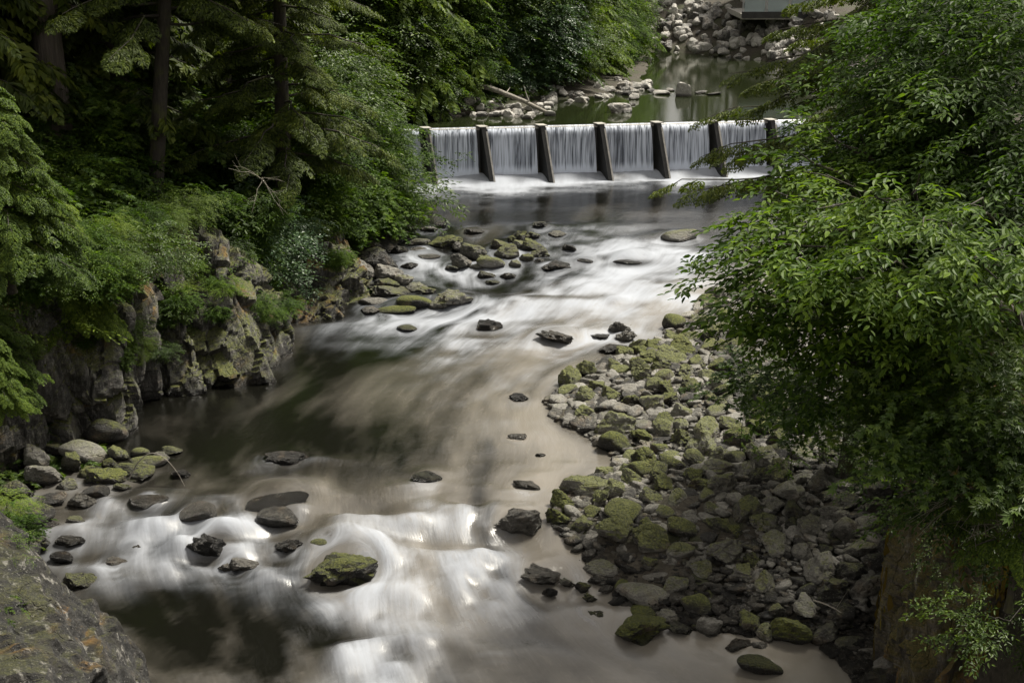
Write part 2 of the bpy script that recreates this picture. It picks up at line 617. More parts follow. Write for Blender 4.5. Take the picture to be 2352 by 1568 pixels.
# ------------------------------------------------------------------ ground sheet
xs = np.concatenate([[-900, -500, -250, -120, -70], np.arange(-45, -18, 1.0), np.arange(-18, 18, 0.3), np.arange(18, 46, 1.0), [70, 120, 250, 500, 900]])
ys = np.concatenate([[-300, -100, -30, 0, 6], np.arange(10, 62, 0.3), np.arange(62, 110, 0.8), [120, 140, 180, 260, 500, 1200]])
gx, gy = np.meshgrid(xs, ys, indexing='ij')
gz = ground_z(gx, gy)
pp = np.stack([gx.ravel(), gy.ravel(), np.zeros(gx.size)], 1)
gz = gz + (0.10 * fbm(pp * 0.9, 4, 3)).reshape(gx.shape)
gv = np.stack([gx.ravel(), gy.ravel(), gz.ravel()], 1)
g = obj('ground', mesh_np('ground', gv, grid_faces(len(xs), len(ys)), M['soil'], True))
tag(g, kind='structure')

# ------------------------------------------------------------------ river rocks: where each one lies (photo coordinates), then shapes
rng = np.random.default_rng(7)


def rock_mesh(name, seed, sub=3, planes=14, p=14, rough=0.06, aspect=(1, 0.8, 0.6), mat=None, layers=False):
    r = np.random.default_rng(seed)
    bm = bmesh.new()
    bmesh.ops.create_icosphere(bm, subdivisions=sub, radius=1)
    d = np.array([v.co[:] for v in bm.verts])
    n = norm(r.normal(size=(planes, 3)))
    h = r.uniform(0.62, 1.0, planes)
    q = np.clip(d @ n.T, 0, None) / h
    rad = ((q ** p).sum(1) + 0.75 ** p) ** (-1.0 / p)
    v = d * rad[:, None]
    v = v * np.array(aspect)
    nn = fbm(v * 2.4 + seed * 3.1, 4, seed)
    v = v * (1 + rough * nn)[:, None]
    w1, w2, wc, wo_ = worley(v * 2.2 + seed, seed)
    v = v * (1 + (0.10 if p > 10 else 0.02) * (wc - 0.5) - (0.05 if p > 10 else 0.0) * np.clip(1 - (w2 - w1) / 0.15, 0, 1))[:, None]
    if layers:
        t = norm(r.normal(size=3) * np.array([0.5, 0.5, 1]))
        s = v @ t
        w = vnoise(np.stack([s * 7, s * 0 + seed, v[:, 0] * 0.8], 1), seed)
        v = v * (1 + 0.06 * w)[:, None]
    # rest on a flattish base, centre at half height
    v = v * (1 + (0.035 if p > 10 else 0.012) * fbm(v * 8 + seed, 3, seed + 5, 0.6))[:, None]
    v[:, 2] = np.maximum(v[:, 2], -0.75 * aspect[2])
    for i, vt in enumerate(bm.verts):
        vt.co = v[i]
    me = bpy.data.meshes.new(name)
    bm.to_mesh(me)
    bm.free()
    me.polygons.foreach_set('use_smooth', np.full(len(me.polygons), p <= 10, dtype=bool))
    ext = v.max(0) - v.min(0)
    if mat: me.materials.append(mat)
    return me, ext / 2


ROCKS = {}


def rock_lib(key, mat, n, sub, **kw):
    ROCKS[key] = [rock_mesh('stone', 100 * len(ROCKS) + i * 7 + 1, sub, mat=mat, **kw) for i in range(n)]


rock_lib('angular', M['bar_rock'], 12, 4, planes=11, p=26, rough=0.08, aspect=(1, 0.78, 0.62), layers=True)
rock_lib('round', M['bar_rock'], 8, 4, planes=20, p=6, rough=0.05, aspect=(1, 0.8, 0.62))
rock_lib('jagged', M['bar_rock'], 8, 4, planes=9, p=30, rough=0.17, aspect=(1, 0.75, 0.6), layers=True)
rock_lib('pale', M['pale_rock'], 10, 3, planes=11, p=15, rough=0.07, aspect=(1, 0.8, 0.65))

all_rocks = []          # dicts: obj, centre, half width, kind of look, zone


def put_rock(shape, c, half, rotz, moss, wet, level, zone, tilt=0.0, label=None, name='boulder', variant=None):
    lib = ROCKS[shape]
    me, ext = lib[int(rng.integers(len(lib))) if variant is None else variant]
    o = bpy.data.objects.new(name, me)
    scene.collection.objects.link(o)
    o.location = [float(v) for v in c]
    o.scale = [float(half[i] / ext[i]) for i in range(3)]
    o.rotation_euler = (float(rng.normal(0, tilt)) if tilt else 0.0, float(rng.normal(0, tilt)) if tilt else 0.0, float(rotz))
    o.color = (float(moss), float(wet), float(level) + 5.0, 1)
    all_rocks.append(dict(o=o, c=np.array(c, float), w=float(half[0]), h=float(half[2]), shape=shape, moss=moss, wet=wet, zone=zone, label=label))
    return o


def px_rock(px, py, w, h, shape, moss, wet, zone='river', label=None, level=None, pool=False, base=None, tilt=0.08, rot=None, variant=None):
    """px,py = centre of the visible part in the photo, w,h its size there"""
    b = on_plane(px, py + h * 0.5, POOL_Z if pool else base) if (pool or base is not None) else on_water(px, py + h * 0.5)
    t = (b[1] * CP - (b[2] - CAM_H) * SP)
    hw = w * t / FPX * 0.5
    vis = h * t / FPX                                  # visible height, some of it is top surface
    hd = hw * rng.uniform(0.62, 0.85)
    sl = abs(ray(px, py)[2])
    hz = max((vis - 1.3 * hd * sl) * 0.62, vis * 0.42, 0.05)
    c = b + np.array([0, hd * 0.8, hz * 0.55])
    lv = level if level is not None else (POOL_Z if pool else float(z_water(b[1])))
    return put_rock(shape, c, (hw * 1.06, hd, hz), rng.uniform(-0.3, 0.3) if rot is None else rot, moss, wet, lv, zone, tilt, label, variant=variant)


A, R_, J = 'angular', 'round', 'jagged'
RIVER = [
    # lower rapids
    (458, 1175, 85, 62, R_, 0.0, 0.9, 'smooth dark dome-shaped boulder with water curling round its right side'),
    (645, 1190, 92, 46, R_, 0.0, 0.55, 'rounded grey pitted boulder in the lower rapids under a flat drowned slab'),
    (625, 1158, 135, 30, R_, 0.1, 0.95, 'wide flat dark slab half drowned at the lip of the lower rapids'),
    (486, 1253, 104, 64, J, 0.0, 0.95, 'black wet knobbly boulder amid white foam, left middle of the lower rapids'),
    (531, 1269, 48, 26, R_, 0.0, 0.95, None),
    (735, 1246, 64, 38, R_, 0.62, 0.4, 'round boulder with green algae directly behind the big craggy foreground boulder'),
    (652, 1253, 62, 32, J, 0.0, 0.9, None),
    (786, 1300, 166, 84, J, 0.42, 0.25, 'large craggy boulder with dark ridges in the middle of the lower rapids'),
    (548, 1294, 66, 36, A, 0.0, 0.7, None),
    (514, 1303, 32, 18, A, 0.0, 0.8, None),
    (256, 1290, 56, 26, J, 0.0, 0.8, None),
    (300, 1262, 48, 34, A, 0.0, 0.9, None),
    (640, 1050, 98, 34, J, 0.15, 0.5, 'lone craggy grey rock at the downstream end of the dark pool'),
    (330, 1150, 88, 40, R_, 0.0, 0.95, 'low dark dome of rock with a sheet of water over it, far left of lip'),
    (407, 1086, 42, 22, J, 0.1, 0.6, None),
    (152, 1243, 66, 30, A, 0.0, 0.9, None),
    (144, 1280, 52, 26, R_, 0.1, 0.9, None),
    (176, 1194, 40, 22, R_, 0.4, 0.6, None),
    (72, 1245, 66, 46, J, 0.35, 0.3, None),
    (172, 1330, 78, 46, A, 0.35, 0.5, 'grey slab-like rock wedged against the near left outcrop at the water'),
    (985, 1100, 68, 20, R_, 0.2, 0.95, 'dark drowned rock showing at the very lip of the central chute'),
    (1195, 1188, 106, 74, J, 0.0, 0.75, 'big black boulder standing where the lower rapids meet the stone bar'),
    (1215, 1116, 62, 18, A, 0.0, 0.9, None),
    (1187, 912, 44, 18, A, 0.15, 0.7, 'small dark rock alone in the glossy pool left of the bar tip'),
    (1185, 1003, 42, 15, A, 0.0, 0.8, 'thin dark rock barely breaking the pale water left of the bar'),
    (1240, 1046, 24, 8, A, 0.0, 0.8, None),
    # upper rapids
    (1117, 746, 66, 32, J, 0.0, 0.9, 'black block of rock in the white water of the upper rapids'),
    (1416, 752, 52, 34, J, 0.0, 0.8, None),
    (1432, 770, 48, 30, J, 0.0, 0.75, None),
    (1290, 778, 104, 30, J, 0.0, 0.7, 'long low cracked rock in the stream off the upper end of bar'),
    (1372, 773, 52, 12, A, 0.0, 0.8, None),
    (1412, 801, 74, 20, J, 0.0, 0.8, None),
    (935, 754, 48, 16, R_, 0.3, 0.8, None),
    (1560, 540, 84, 36, R_, 0.35, 0.15, 'large pale flecked boulder in the river beside the right-hand leaves'),
    (1243, 515, 40, 18, J, 0.3, 0.6, None),
    (1012, 516, 26, 22, R_, 0.2, 0.6, None),
    (1085, 531, 50, 16, A, 0.1, 0.6, None),
    (1276, 537, 40, 14, A, 0.2, 0.6, None),
    (1310, 569, 36, 18, A, 0.0, 0.6, None),
    (1268, 612, 66, 22, J, 0.0, 0.8, None),
    (1130, 648, 34, 9, A, 0.4, 0.4, None),
    (1350, 600, 40, 12, R_, 0.0, 0.95, None),
    (1455, 604, 90, 16, R_, 0.0, 1.0, None),
    (1425, 702, 50, 10, R_, 0.0, 1.0, None),
    # the little island of rocks
    (1184, 545, 50, 32, J, 0.5, 0.3, 'topmost dark mossy rock of the small rock island in mid-river'),
    (1218, 562, 58, 30, A, 0.45, 0.2, None), (1160, 577, 62, 36, A, 0.45, 0.1, None), (1082, 578, 58, 44, A, 0.4, 0.1, None),
    (1055, 600, 48, 36, A, 0.15, 0.2, None), (1132, 602, 62, 36, R_, 0.65, 0.0, 'bright moss-topped rock at the front of the mid-river rock island'),
    (1192, 560, 40, 24, A, 0.5, 0.2, None), (1238, 582, 46, 26, J, 0.4, 0.3, None),
    (1112, 630, 40, 18, A, 0.3, 0.5, None), (1166, 633, 36, 16, A, 0.1, 0.5, None), (1146, 560, 44, 24, A, 0.4, 0.2, None),
    (1206, 592, 42, 20, A, 0.5, 0.3, None), (1022, 555, 78, 30, J, 0.5, 0.2, 'low mossy slab upstream-left of the mid-river rock island'),
    (1048, 566, 26, 20, A, 0.2, 0.5, None), (1105, 590, 40, 22, A, 0.5, 0.2, None), (1180, 606, 34, 20, A, 0.4, 0.3, None),
    (1095, 612, 44, 18, A, 0.35, 0.4, None), (1245, 600, 40, 16, A, 0.1, 0.7, None), (1040, 615, 34, 14, A, 0.2, 0.6, None),
    (1225, 540, 30, 16, A, 0.4, 0.3, None), (985, 590, 60, 12, R_, 0.0, 0.9, None), (965, 575, 50, 10, R_, 0.0, 0.9, None),
    # left bank below the weir
    (862, 592, 96, 62, A, 0.2, 0.0, 'large pale grey boulder at the head of the left bank rocks'),
    (882, 624, 66, 42, A, 0.15, 0.0, None), (828, 618, 60, 50, A, 0.1, 0.0, None),
    (890, 668, 92, 32, A, 0.3, 0.1, None), (958, 692, 78, 42, R_, 0.6, 0.0, 'rounded yellow-green boulder beside the tip of the left bank rocks'),
    (1042, 686, 96, 46, J, 0.35, 0.2, 'dark blocky boulder at the outer tip of the left bank rocks'),
    (908, 712, 98, 24, R_, 0.75, 0.0, 'flat smooth bright green stone at the waterline of the left bank'),
    (860, 692, 66, 26, R_, 0.1, 0.1, None), (876, 655, 78, 36, A, 0.3, 0.0, None), (926, 642, 46, 30, A, 0.3, 0.1, None),
    (985, 668, 56, 22, J, 0.4, 0.2, None), (846, 560, 112, 52, A, 0.15, 0.0, 'broad pale boulder under the alder on the left bank'),
    (790, 548, 70, 42, R_, 0.2, 0.0, None), (800, 528, 76, 34, R_, 0.5, 0.0, None), (905, 532, 64, 26, A, 0.3, 0.1, None),
    (960, 555, 62, 20, J, 0.3, 0.4, None), (940, 610, 44, 22, A, 0.1, 0.4, None), (915, 575, 44, 24, A, 0.3, 0.3, None),
    (870, 530, 50, 28, A, 0.2, 0.1, None), (935, 520, 44, 20, A, 0.1, 0.3, None), (1005, 700, 50, 22, A, 0.3, 0.4, None),
    (740, 530, 60, 40, A, 0.2, 0.0, None), (905, 500, 56, 30, A, 0.2, 0.0, None), (845, 505, 60, 34, R_, 0.2, 0.0, None),
    (950, 660, 50, 22, A, 0.3, 0.1, None), (985, 525, 44, 14, A, 0.1, 0.6, None), (845, 712, 44, 18, A, 0.1, 0.4, None),
    # left pile by the cliff
    (240, 984, 92, 74, R_, 0.36, 0.0, 'big smooth egg-shaped boulder leaning on the left cliff at the pool'),
    (187, 1033, 112, 62, R_, 0.3, 0.0, 'broad brown boulder just below the egg-shaped boulder on the left'),
    (97, 1087, 94, 62, A, 0.2, 0.0, 'brown angular boulder with a pointed top in the left pile'),
    (157, 1056, 56, 44, A, 0.55, 0.0, None), (72, 1044, 62, 62, A, 0.25, 0.0, None),
    (230, 1090, 96, 52, A, 0.5, 0.0, 'slanting green-topped boulder at the water edge of the left pile'),
    (295, 1083, 92, 42, A, 0.4, 0.2, None), (330, 1060, 84, 40, R_, 0.5, 0.1, None), (266, 1040, 48, 38, A, 0.6, 0.0, None),
    (318, 1036, 42, 30, R_, 0.65, 0.1, None), (389, 1034, 46, 22, A, 0.5, 0.3, None), (362, 1050, 44, 28, A, 0.2, 0.6, None),
    (148, 1112, 50, 34, A, 0.4, 0.0, None), (220, 1128, 66, 38, R_, 0.1, 0.4, None), (180, 1148, 72, 36, J, 0.15, 0.7, None),
    (112, 1145, 68, 36, R_, 0.1, 0.1, None), (79, 1180, 92, 72, R_, 0.3, 0.1, 'large round lichen-spotted boulder at the far left edge of the lower rapids'),
    (30, 1120, 80, 50, A, 0.3, 0.0, None), (20, 1180, 70, 50, R_, 0.3, 0.0, None), (195, 1085, 50, 36, A, 0.5, 0.0, None),
    (120, 1030, 60, 40, A, 0.3, 0.0, None), (40, 1200, 60, 40, A, 0.3, 0.1, None), (110, 1205, 46, 24, A, 0.1, 0.7, None),
    (275, 1118, 40, 22, A, 0.4, 0.5, None), (250, 1062, 44, 30, A, 0.5, 0.0, None),
    # foot of the bar and loose stones off it
    (1345, 1114, 122, 66, A, 0.5, 0.1, 'large split boulder with green flanks at the left point of the bar'),
    (1256, 1327, 110, 42, J, 0.1, 0.6, 'long dark flat-topped rock in shallow water off the bar'),
    (1263, 1358, 36, 28, A, 0.0, 0.9, None), (1388, 1306, 102, 46, A, 0.25, 0.4, 'dark rectangular block of rock in the shallows at the bar edge'),
    (1375, 1333, 62, 22, J, 0.1, 0.6, None), (1305, 1338, 40, 24, J, 0.3, 0.7, None), (1338, 1345, 36, 28, A, 0.45, 0.5, None),
    (1357, 1372, 34, 26, J, 0.5, 0.5, None), (1392, 1350, 36, 26, A, 0.0, 0.8, None),
    (1488, 1368, 122, 64, R_, 0.22, 0.0, 'largest smooth rounded boulder at the lower left edge of the bar'),
    (1475, 1411, 76, 36, R_, 0.62, 0.0, 'flat-topped round green boulder sitting behind the mossiest rock'),
    (1458, 1448, 126, 62, J, 0.72, 0.15, 'low rock covered in bright green moss at the bar water edge'),
    (1370, 1412, 54, 20, J, 0.35, 0.7, None), (1630, 1368, 106, 54, R_, 0.38, 0.0, 'smooth loaf-shaped boulder with green tint, lower middle of the bar'),
    (1825, 1444, 102, 78, A, 0.85, 0.0, 'cone-shaped boulder thickly coated in brown-green moss at bar foot'),
    (1758, 1531, 102, 42, R_, 0.5, 0.75, 'dark moss-capped rock alone in the still water at lower right'),
    (1690, 1487, 66, 20, J, 0.1, 0.8, None), (1570, 1446, 66, 26, J, 0.3, 0.7, None), (1630, 1434, 62, 54, A, 0.1, 0.1, None),
    (1790, 1347, 116, 62, A, 0.6, 0.1, 'dark-sided boulder with a yellow-green cap in the lower bar'),
    (1700, 1404, 72, 56, A, 0.1, 0.0, 'grey slab-sided pointed boulder between loaf-shaped and mossy cone boulders'),
    (1690, 1452, 50, 26, A, 0.1, 0.2, None), (1745, 1482, 40, 24, A, 0.0, 0.6, None), (1950, 1478, 66, 42, R_, 0.2, 0.2, None),
    (2000, 1500, 60, 40, R_, 0.1, 0.3, None), (1955, 1510, 50, 26, R_, 0.1, 0.6, None), (2010, 1450, 70, 46, A, 0.1, 0.3, None),
    (1530, 1415, 60, 34, A, 0.2, 0.3, None), (1510, 1330, 84, 46, R_, 0.12, 0.1, None),
    (2015, 1560, 90, 60, A, 0.2, 0.6, None), (1600, 1440, 30, 20, R_, 0.3, 0.4, None),
]
for (px, py, w, h, s, mo, we, lb) in RIVER:
    px_rock(px, py, w, h, s, mo + 0.13 if mo >= 0.2 else mo, we, 'river', lb)

# ------------------------------------------------------------------ the stone bar: 300 of the largest on show, smaller ones as rubble
placed = [(r['c'][0], r['c'][1], r['w']) for r in all_rocks]


def moss_at(x, y):
    px, py, _ = project((x, y, 0.3))
    m = 0.74 - 0.00075 * max(0, px - 1480) + 0.0004 * (px < 1480) * 100
    m += 0.12 * float(vnoise(np.array([[x * 0.5, y * 0.5, 3.3]]), 5)[0])
    return m


bar_stones = []
tries = 0
sizes = list(rng.uniform(0.34, 0.52, 46)) + list(rng.uniform(0.24, 0.38, 330)) + list(rng.uniform(0.14, 0.24, 750)) + list(rng.uniform(0.07, 0.14, 1300))
bar_poly_y = (19.0, 47.0)
for r0 in sizes:
    for _ in range(30):
        y = 19.0 + 27 * rng.random() ** 1.25
        lo, hi = float(XR(y)) + 0.05, float(XC(y)) + 0.35
        if hi - lo < 0.1: continue
        x = rng.uniform(lo, hi)
        dd = r0 * 0.70
        ok = True
        for (a, b, c) in placed:
            if abs(a - x) < c + dd and abs(b - y) < c + dd and (a - x) ** 2 + ((b - y) * 1.15) ** 2 < (c * 0.74 + dd) ** 2:
                ok = False
                break
        if ok:
            placed.append((x, y, r0))
            bar_stones.append((x, y, r0))
            break
scored = []
for (x, y, r0) in bar_stones:
    z = float(ground_z(x, y))
    px, py, dep = project((x, y, z))
    seen = -50 < px < 2120 and py < 1640
    scored.append((r0 / dep if seen else 0.0, x, y, z, r0))
scored.sort(reverse=True)
rest = []
for i, (s, x, y, z, r0) in enumerate(scored):
    if i < 300:
        sh = rng.choice([A, A, A, R_, J], p=[0.3, 0.25, 0.15, 0.2, 0.1])
        hz = r0 * rng.uniform(0.45, 0.75)
        put_rock(sh, (x, y, z + hz * 0.55), (r0, r0 * rng.uniform(0.62, 0.9), hz), rng.uniform(0, 6.28), moss_at(x, y), 0.0,
                 float(z_water(y)), 'bar', 0.22, None, 'boulder' if r0 > 0.3 else 'stone')
    else:
        rest.append((x, y, z, r0))
# rubble and pebbles between the stones
tm = rock_mesh('rubble_template', 77, 3, 10, 20, 0.10, (1, 0.8, 0.6))[0]
tmv = np.array([v.co[:] for v in tm.vertices])
tmf = np.array([p.vertices[:] for p in tm.polygons])
bpy.data.meshes.remove(tm)
ro, rs = [], []
for (x, y, z, r0) in rest:
    ro.append((x, y, z + r0 * 0.3)); rs.append(r0)
for _ in range(9000):
    y = 18.5 + 24 * rng.random() ** 1.3
    lo, hi = float(XR(y)) - 0.15, float(XC(y)) + 0.3
    x = rng.uniform(lo, hi)
    r0 = rng.uniform(0.03, 0.12)
    ro.append((x, y, float(ground_z(x, y)) + r0 * 0.4)); rs.append(r0)
ro = np.array(ro)
n = len(ro)
th = rng.uniform(0, 6.28, n)
xd = np.stack([np.cos(th), np.sin(th), rng.normal(0, 0.25, n)], 1)
up = np.stack([rng.normal(0, 0.3, n), rng.normal(0, 0.3, n), np.ones(n)], 1)
rv, rf = inst(tmv, tmf, ro, xd, up, np.array(rs))
rub = obj('rubble', mesh_np('rubble', rv, rf, M['bar_rock'], True))
rub.color = (0.2, 0.0, 5.0 - 0.3, 1)
tag(rub, 'small stones and pebbles filling the gaps of the right-hand stone bar', 'rubble', kind='stuff')

# ------------------------------------------------------------------ upper pool stones and riprap
PALE = [
    (1420, 246, 56, 26, 'flat white boulder alone in the green pool above the weir'),
    (1572, 205, 36, 34, 'tall pale rock standing in the pool right of the white boulder'),
    (1215, 266, 32, 18, 'small pale rock near the weir crest with its reflection below it'),
    (1265, 260, 26, 14, None), (1258, 240, 26, 14, None), (1460, 222, 24, 14, None), (1400, 205, 36, 14, None),
    (1500, 208, 22, 8, None), (1520, 212, 40, 12, None), (1540, 206, 20, 8, None), (1610, 212, 30, 8, None), (1640, 216, 40, 6, None),
    (1478, 198, 30, 16, None), (1440, 214, 26, 12, None), (1375, 222, 22, 10, None), (1340, 228, 24, 12, None), (1455, 240, 14, 5, None),
    (1060, 262, 24, 10, None), (1135, 262, 30, 14, None), (1158, 260, 24, 10, None), (1105, 262, 26, 12, None),
]
for (px, py, w, h, lb) in PALE:
    o = px_rock(px, py, w, h, 'pale', 0.0, 0.0, 'pool', lb, pool=True)
for k in range(105):
    u = rng.random()
    px = 1010 + u * 480
    edge = np.interp(px, [1000, 1210, 1280, 1400, 1470, 1495], [262, 258, 236, 214, 204, 190])
    py = edge - abs(rng.normal(0, 1)) * np.interp(px, [1000, 1250, 1490], [18, 22, 9])
    b = on_plane(px, py, POOL_Z + 0.2)
    zz = max(float(ground_z(b[0], b[1])), POOL_Z - 0.1)
    r0 = rng.uniform(0.16, 0.42)
    put_rock('pale', (b[0], b[1], zz + r0 * 0.25), (r0, r0 * 0.75, r0 * 0.62), rng.uniform(0, 6.28), 0.0, 0.0, POOL_Z - 0.3, 'shore', 0.2, None, 'stone')
for k in range(275):
    x = rng.uniform(float(FW[1][0]) - 1.5, float(FW[3][0]) + 5.5)
    yf = float(YF(x))
    v = rng.random() ** 0.9
    y = yf - 0.4 + v * 6.6
    z = float(ground_z(x, y))
    r0 = rng.uniform(0.2, 0.5)
    put_rock('pale', (x, y, z + r0 * 0.25), (r0, r0 * 0.8, r0 * 0.7), rng.uniform(0, 6.28), 0.05, 0.0, POOL_Z - 0.25, 'riprap', 0.3, None, 'riprap_block')

# ------------------------------------------------------------------ cliffs
def catmull(ctrl, n):
    c = np.asarray(ctrl, float)
    d = np.concatenate([[0], np.cumsum(np.maximum(np.linalg.norm(np.diff(c[:, :3], axis=0), axis=1), 1e-3))])
    t = np.linspace(0, d[-1], n)
    out = np.zeros((n, c.shape[1]))
    i = np.clip(np.searchsorted(d, t, side='right') - 1, 0, len(c) - 2)
    u = ((t - d[i]) / (d[i + 1] - d[i]))[:, None]
    p0, p1, p2, p3 = c[np.maximum(i - 1, 0)], c[i], c[i + 1], c[np.minimum(i + 2, len(c) - 1)]
    cr_ = 0.5 * (2 * p1 + (p2 - p0) * u + (2 * p0 - 5 * p1 + 4 * p2 - p3) * u * u + (3 * p1 - p0 - 3 * p2 + p3) * u ** 3)
    lin = p1 + (p2 - p1) * u
    return cr_ * 0.6 + lin * 0.4


def cliff(name, base, top, mat, label, amp=0.28, block=0.9, bulge=1.5, step=0.06, back=(0, 1.5, -0.4), seed=0, stretch=1.0, soft=0):
    """base/top: matching world control points; a fractured wall between them, closed over the top towards the bank"""
    ctrl = np.concatenate([np.array(base), np.array(top)], 1)
    L = np.linalg.norm(np.diff(ctrl[:, :3], axis=0), axis=1).sum()
    H = np.linalg.norm(ctrl[:, 3:] - ctrl[:, :3], axis=1).mean()
    nu, nv = int(L / step), int(H / step)
    c = catmull(ctrl, nu)
    b, t = c[:, :3], c[:, 3:]
    u = np.linspace(0, 1, nv)
    fx = (u ** bulge)[None, :, None]
    fz = u[None, :, None]
    body = np.concatenate([b[:, None, :2] * (1 - fx) + t[:, None, :2] * fx, b[:, None, 2:] * (1 - fz) + t[:, None, 2:] * fz], 2)
    dn = b[:, None] - np.array([0, 0, 1.0]) * np.linspace(1.2, 0.1, 8)[None, :, None]
    bk = np.asarray(back, float)
    if bk.ndim == 1: bk = np.tile(bk, (len(ctrl), 1))
    bkc = np.stack([np.interp(np.linspace(0, 1, nu), np.linspace(0, 1, len(bk)), bk[:, i]) for i in range(3)], 1)
    nb = 22
    bb = t[:, None] + bkc[:, None] * np.linspace(1 / nb, 1, nb)[None, :, None]
    g_ = np.concatenate([dn, body, bb], 1)
    nvt = g_.shape[1]
    du = np.gradient(g_, axis=0)
    dv = np.gradient(g_, axis=1)
    nr = norm(np.cross(du, dv).reshape(-1, 3)).reshape(g_.shape)
    # smooth normals
    for _ in range(4):
        nr[1:-1, 1:-1] = (nr[1:-1, 1:-1] * 2 + nr[:-2, 1:-1] + nr[2:, 1:-1] + nr[1:-1, :-2] + nr[1:-1, 2:])
        nr = norm(nr)
    p = g_.reshape(-1, 3)
    warp = np.stack([fbm(p * 0.8 + 5, 3, seed), fbm(p * 0.8 + 9, 3, seed + 3), fbm(p * 0.8 + 14, 3, seed + 5)], 1) * 0.35
    warp *= 0.25
    q = (p + warp) / block * np.array([1, 1, 0.6 * stretch])
    f1, f2, cid, off = worley(q, seed)
    q2 = (p + warp * 0.6) / (block * 0.36) * np.array([1, 1, 0.7 * stretch])
    g1, g2, cid2, off2 = worley(q2, seed + 40)
    rr = np.random.default_rng(seed).normal(size=(64, 3)) * 0.5
    tilt = (off * rr[(cid * 63).astype(int)]).sum(1)
    rr2 = np.random.default_rng(seed + 1).normal(size=(64, 3)) * 0.5
    tilt2 = (off2 * rr2[(cid2 * 63).astype(int)]).sum(1)
    d = amp * ((cid - 0.5) * 1.0 + tilt * 1.7) + amp * 0.38 * ((cid2 - 0.5) * 1.0 + tilt2 * 2.4) + amp * 0.18 * fbm(p * np.array([1.2, 1.2, 0.6]), 3, seed + 7)
    d -= amp * 0.30 * np.clip(1 - (f2 - f1) / 0.07, 0, 1) + amp * 0.13 * np.clip(1 - (g2 - g1) / 0.10, 0, 1)
    d = d.reshape(nu, nvt)
    for _ in range(soft):
        d[1:-1, 1:-1] = 0.4 * d[1:-1, 1:-1] + 0.15 * (d[:-2, 1:-1] + d[2:, 1:-1] + d[1:-1, :-2] + d[1:-1, 2:])
    d = d.ravel() + 0.022 * fbm(p * 7, 3, seed + 70, 0.6)
    v = p + nr.reshape(-1, 3) * d[:, None]
    o = obj(name, mesh_np(name, v, grid_faces(nu, nvt), mat, False))
    return tag(o, label, 'rock cliff'), v.reshape(nu, nvt, 3)


def cpx(pairs):
    base, top = [], []
    for (bx, by, tx, ty, sb) in pairs:
        b = on_water(bx, by)
        b[2] -= 0.05
        d = ray(tx, ty)
        t = (b[1] + sb) / d[1]
        base.append(b)
        top.append(np.array([0, 0, CAM_H]) + d * t)
    return base, top


ba, ta = cpx([(-260, 1130, -260, 700, 2.0), (-120, 1110, -120, 700, 1.6), (0, 1085, 10, 720, 1.4), (110, 1050, 100, 690, 1.2), (200, 1010, 200, 690, 1.0),
              (300, 992, 285, 720, 0.7), (322, 940, 325, 700, 0.6), (334, 912, 345, 660, 0.9)])
_, cliffA = cliff('rock_cliff', ba, ta, M['cliff_left'], 'dark fractured rock cliff at far left behind the egg-shaped boulder', 0.30, 1.35, 2.2, seed=11, back=(-2.2, 1.2, 0.25), stretch=0.75)
bb_, tb_ = cpx([(322, 918, 345, 650, 1.2), (380, 914, 370, 610, 1.6), (450, 908, 420, 570, 2.0), (525, 898, 470, 540, 2.4), (590, 880, 520, 545, 2.2), (645, 850, 565, 590, 1.7),
                (668, 822, 600, 640, 1.3), (664, 780, 622, 630, 1.2), (652, 752, 640, 600, 1.2)])
_, cliffB = cliff('rock_cliff', bb_, tb_, M['cliff_left'], 'bulging lichen-stained rock spur jutting into the dark pool on the left', 0.34, 1.7, 1.35, seed=23, back=(-2.0, 1.5, 0.1))
bc_, tc_ = cpx([(640, 760, 640, 600, 1.5), (690, 748, 680, 575, 1.8), (750, 735, 725, 565, 1.8), (800, 712, 765, 575, 1.3), (830, 690, 790, 580, 1.0), (845, 650, 805, 560, 1.0)])
_, cliffC = cliff('rock_cliff', bc_, tc_, M['cliff_left'], 'low pale slanting outcrop with orange moss upstream of the rock spur', 0.30, 0.8, 1.15, seed=37, back=(-1.8, 1.2, 0.0))
bd_ = [(-9.5, 21.5, 0), (-8.1, 21.0, -0.4), (-7.2, 20.2, -0.5), (-6.6, 19.3, -0.6), (-6.1, 18.3, -0.7), (-5.7, 17.0, -0.8), (-5.5, 14.5, -0.9)]
td_ = [(-10.5, 20.6, 2.3), (-9.4, 20.2, 2.3), (-8.5, 19.5, 2.1), (-7.8, 18.7, 1.8), (-7.2, 17.7, 1.55), (-6.9, 16.6, 1.4), (-6.7, 14.4, 1.4)]
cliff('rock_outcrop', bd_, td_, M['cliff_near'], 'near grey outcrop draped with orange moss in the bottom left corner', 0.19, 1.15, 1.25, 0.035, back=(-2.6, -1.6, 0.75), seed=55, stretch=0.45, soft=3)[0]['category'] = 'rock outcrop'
be_ = [(14, 14.6, 0), (11, 15.6, -0.4), (8.6, 16.6, -0.6), (6.75, 17.5, -0.7), (6.45, 18.6, -0.5), (6.9, 20.2, 0), (8.0, 23, 0.6), (9.4, 28, 0.9), (11.2, 34, 1.0), (15, 45, 1.2)]
te_ = [(14.4, 16.4, 5.9), (11.4, 17.2, 5.6), (9.3, 18.0, 5.2), (7.5, 18.4, 4.7), (7.15, 19.2, 4.6), (7.7, 20.8, 4.6), (8.9, 23.5, 4.6), (10.4, 28.4, 4.9), (12.3, 34.4, 5.0), (16, 45.5, 5)]
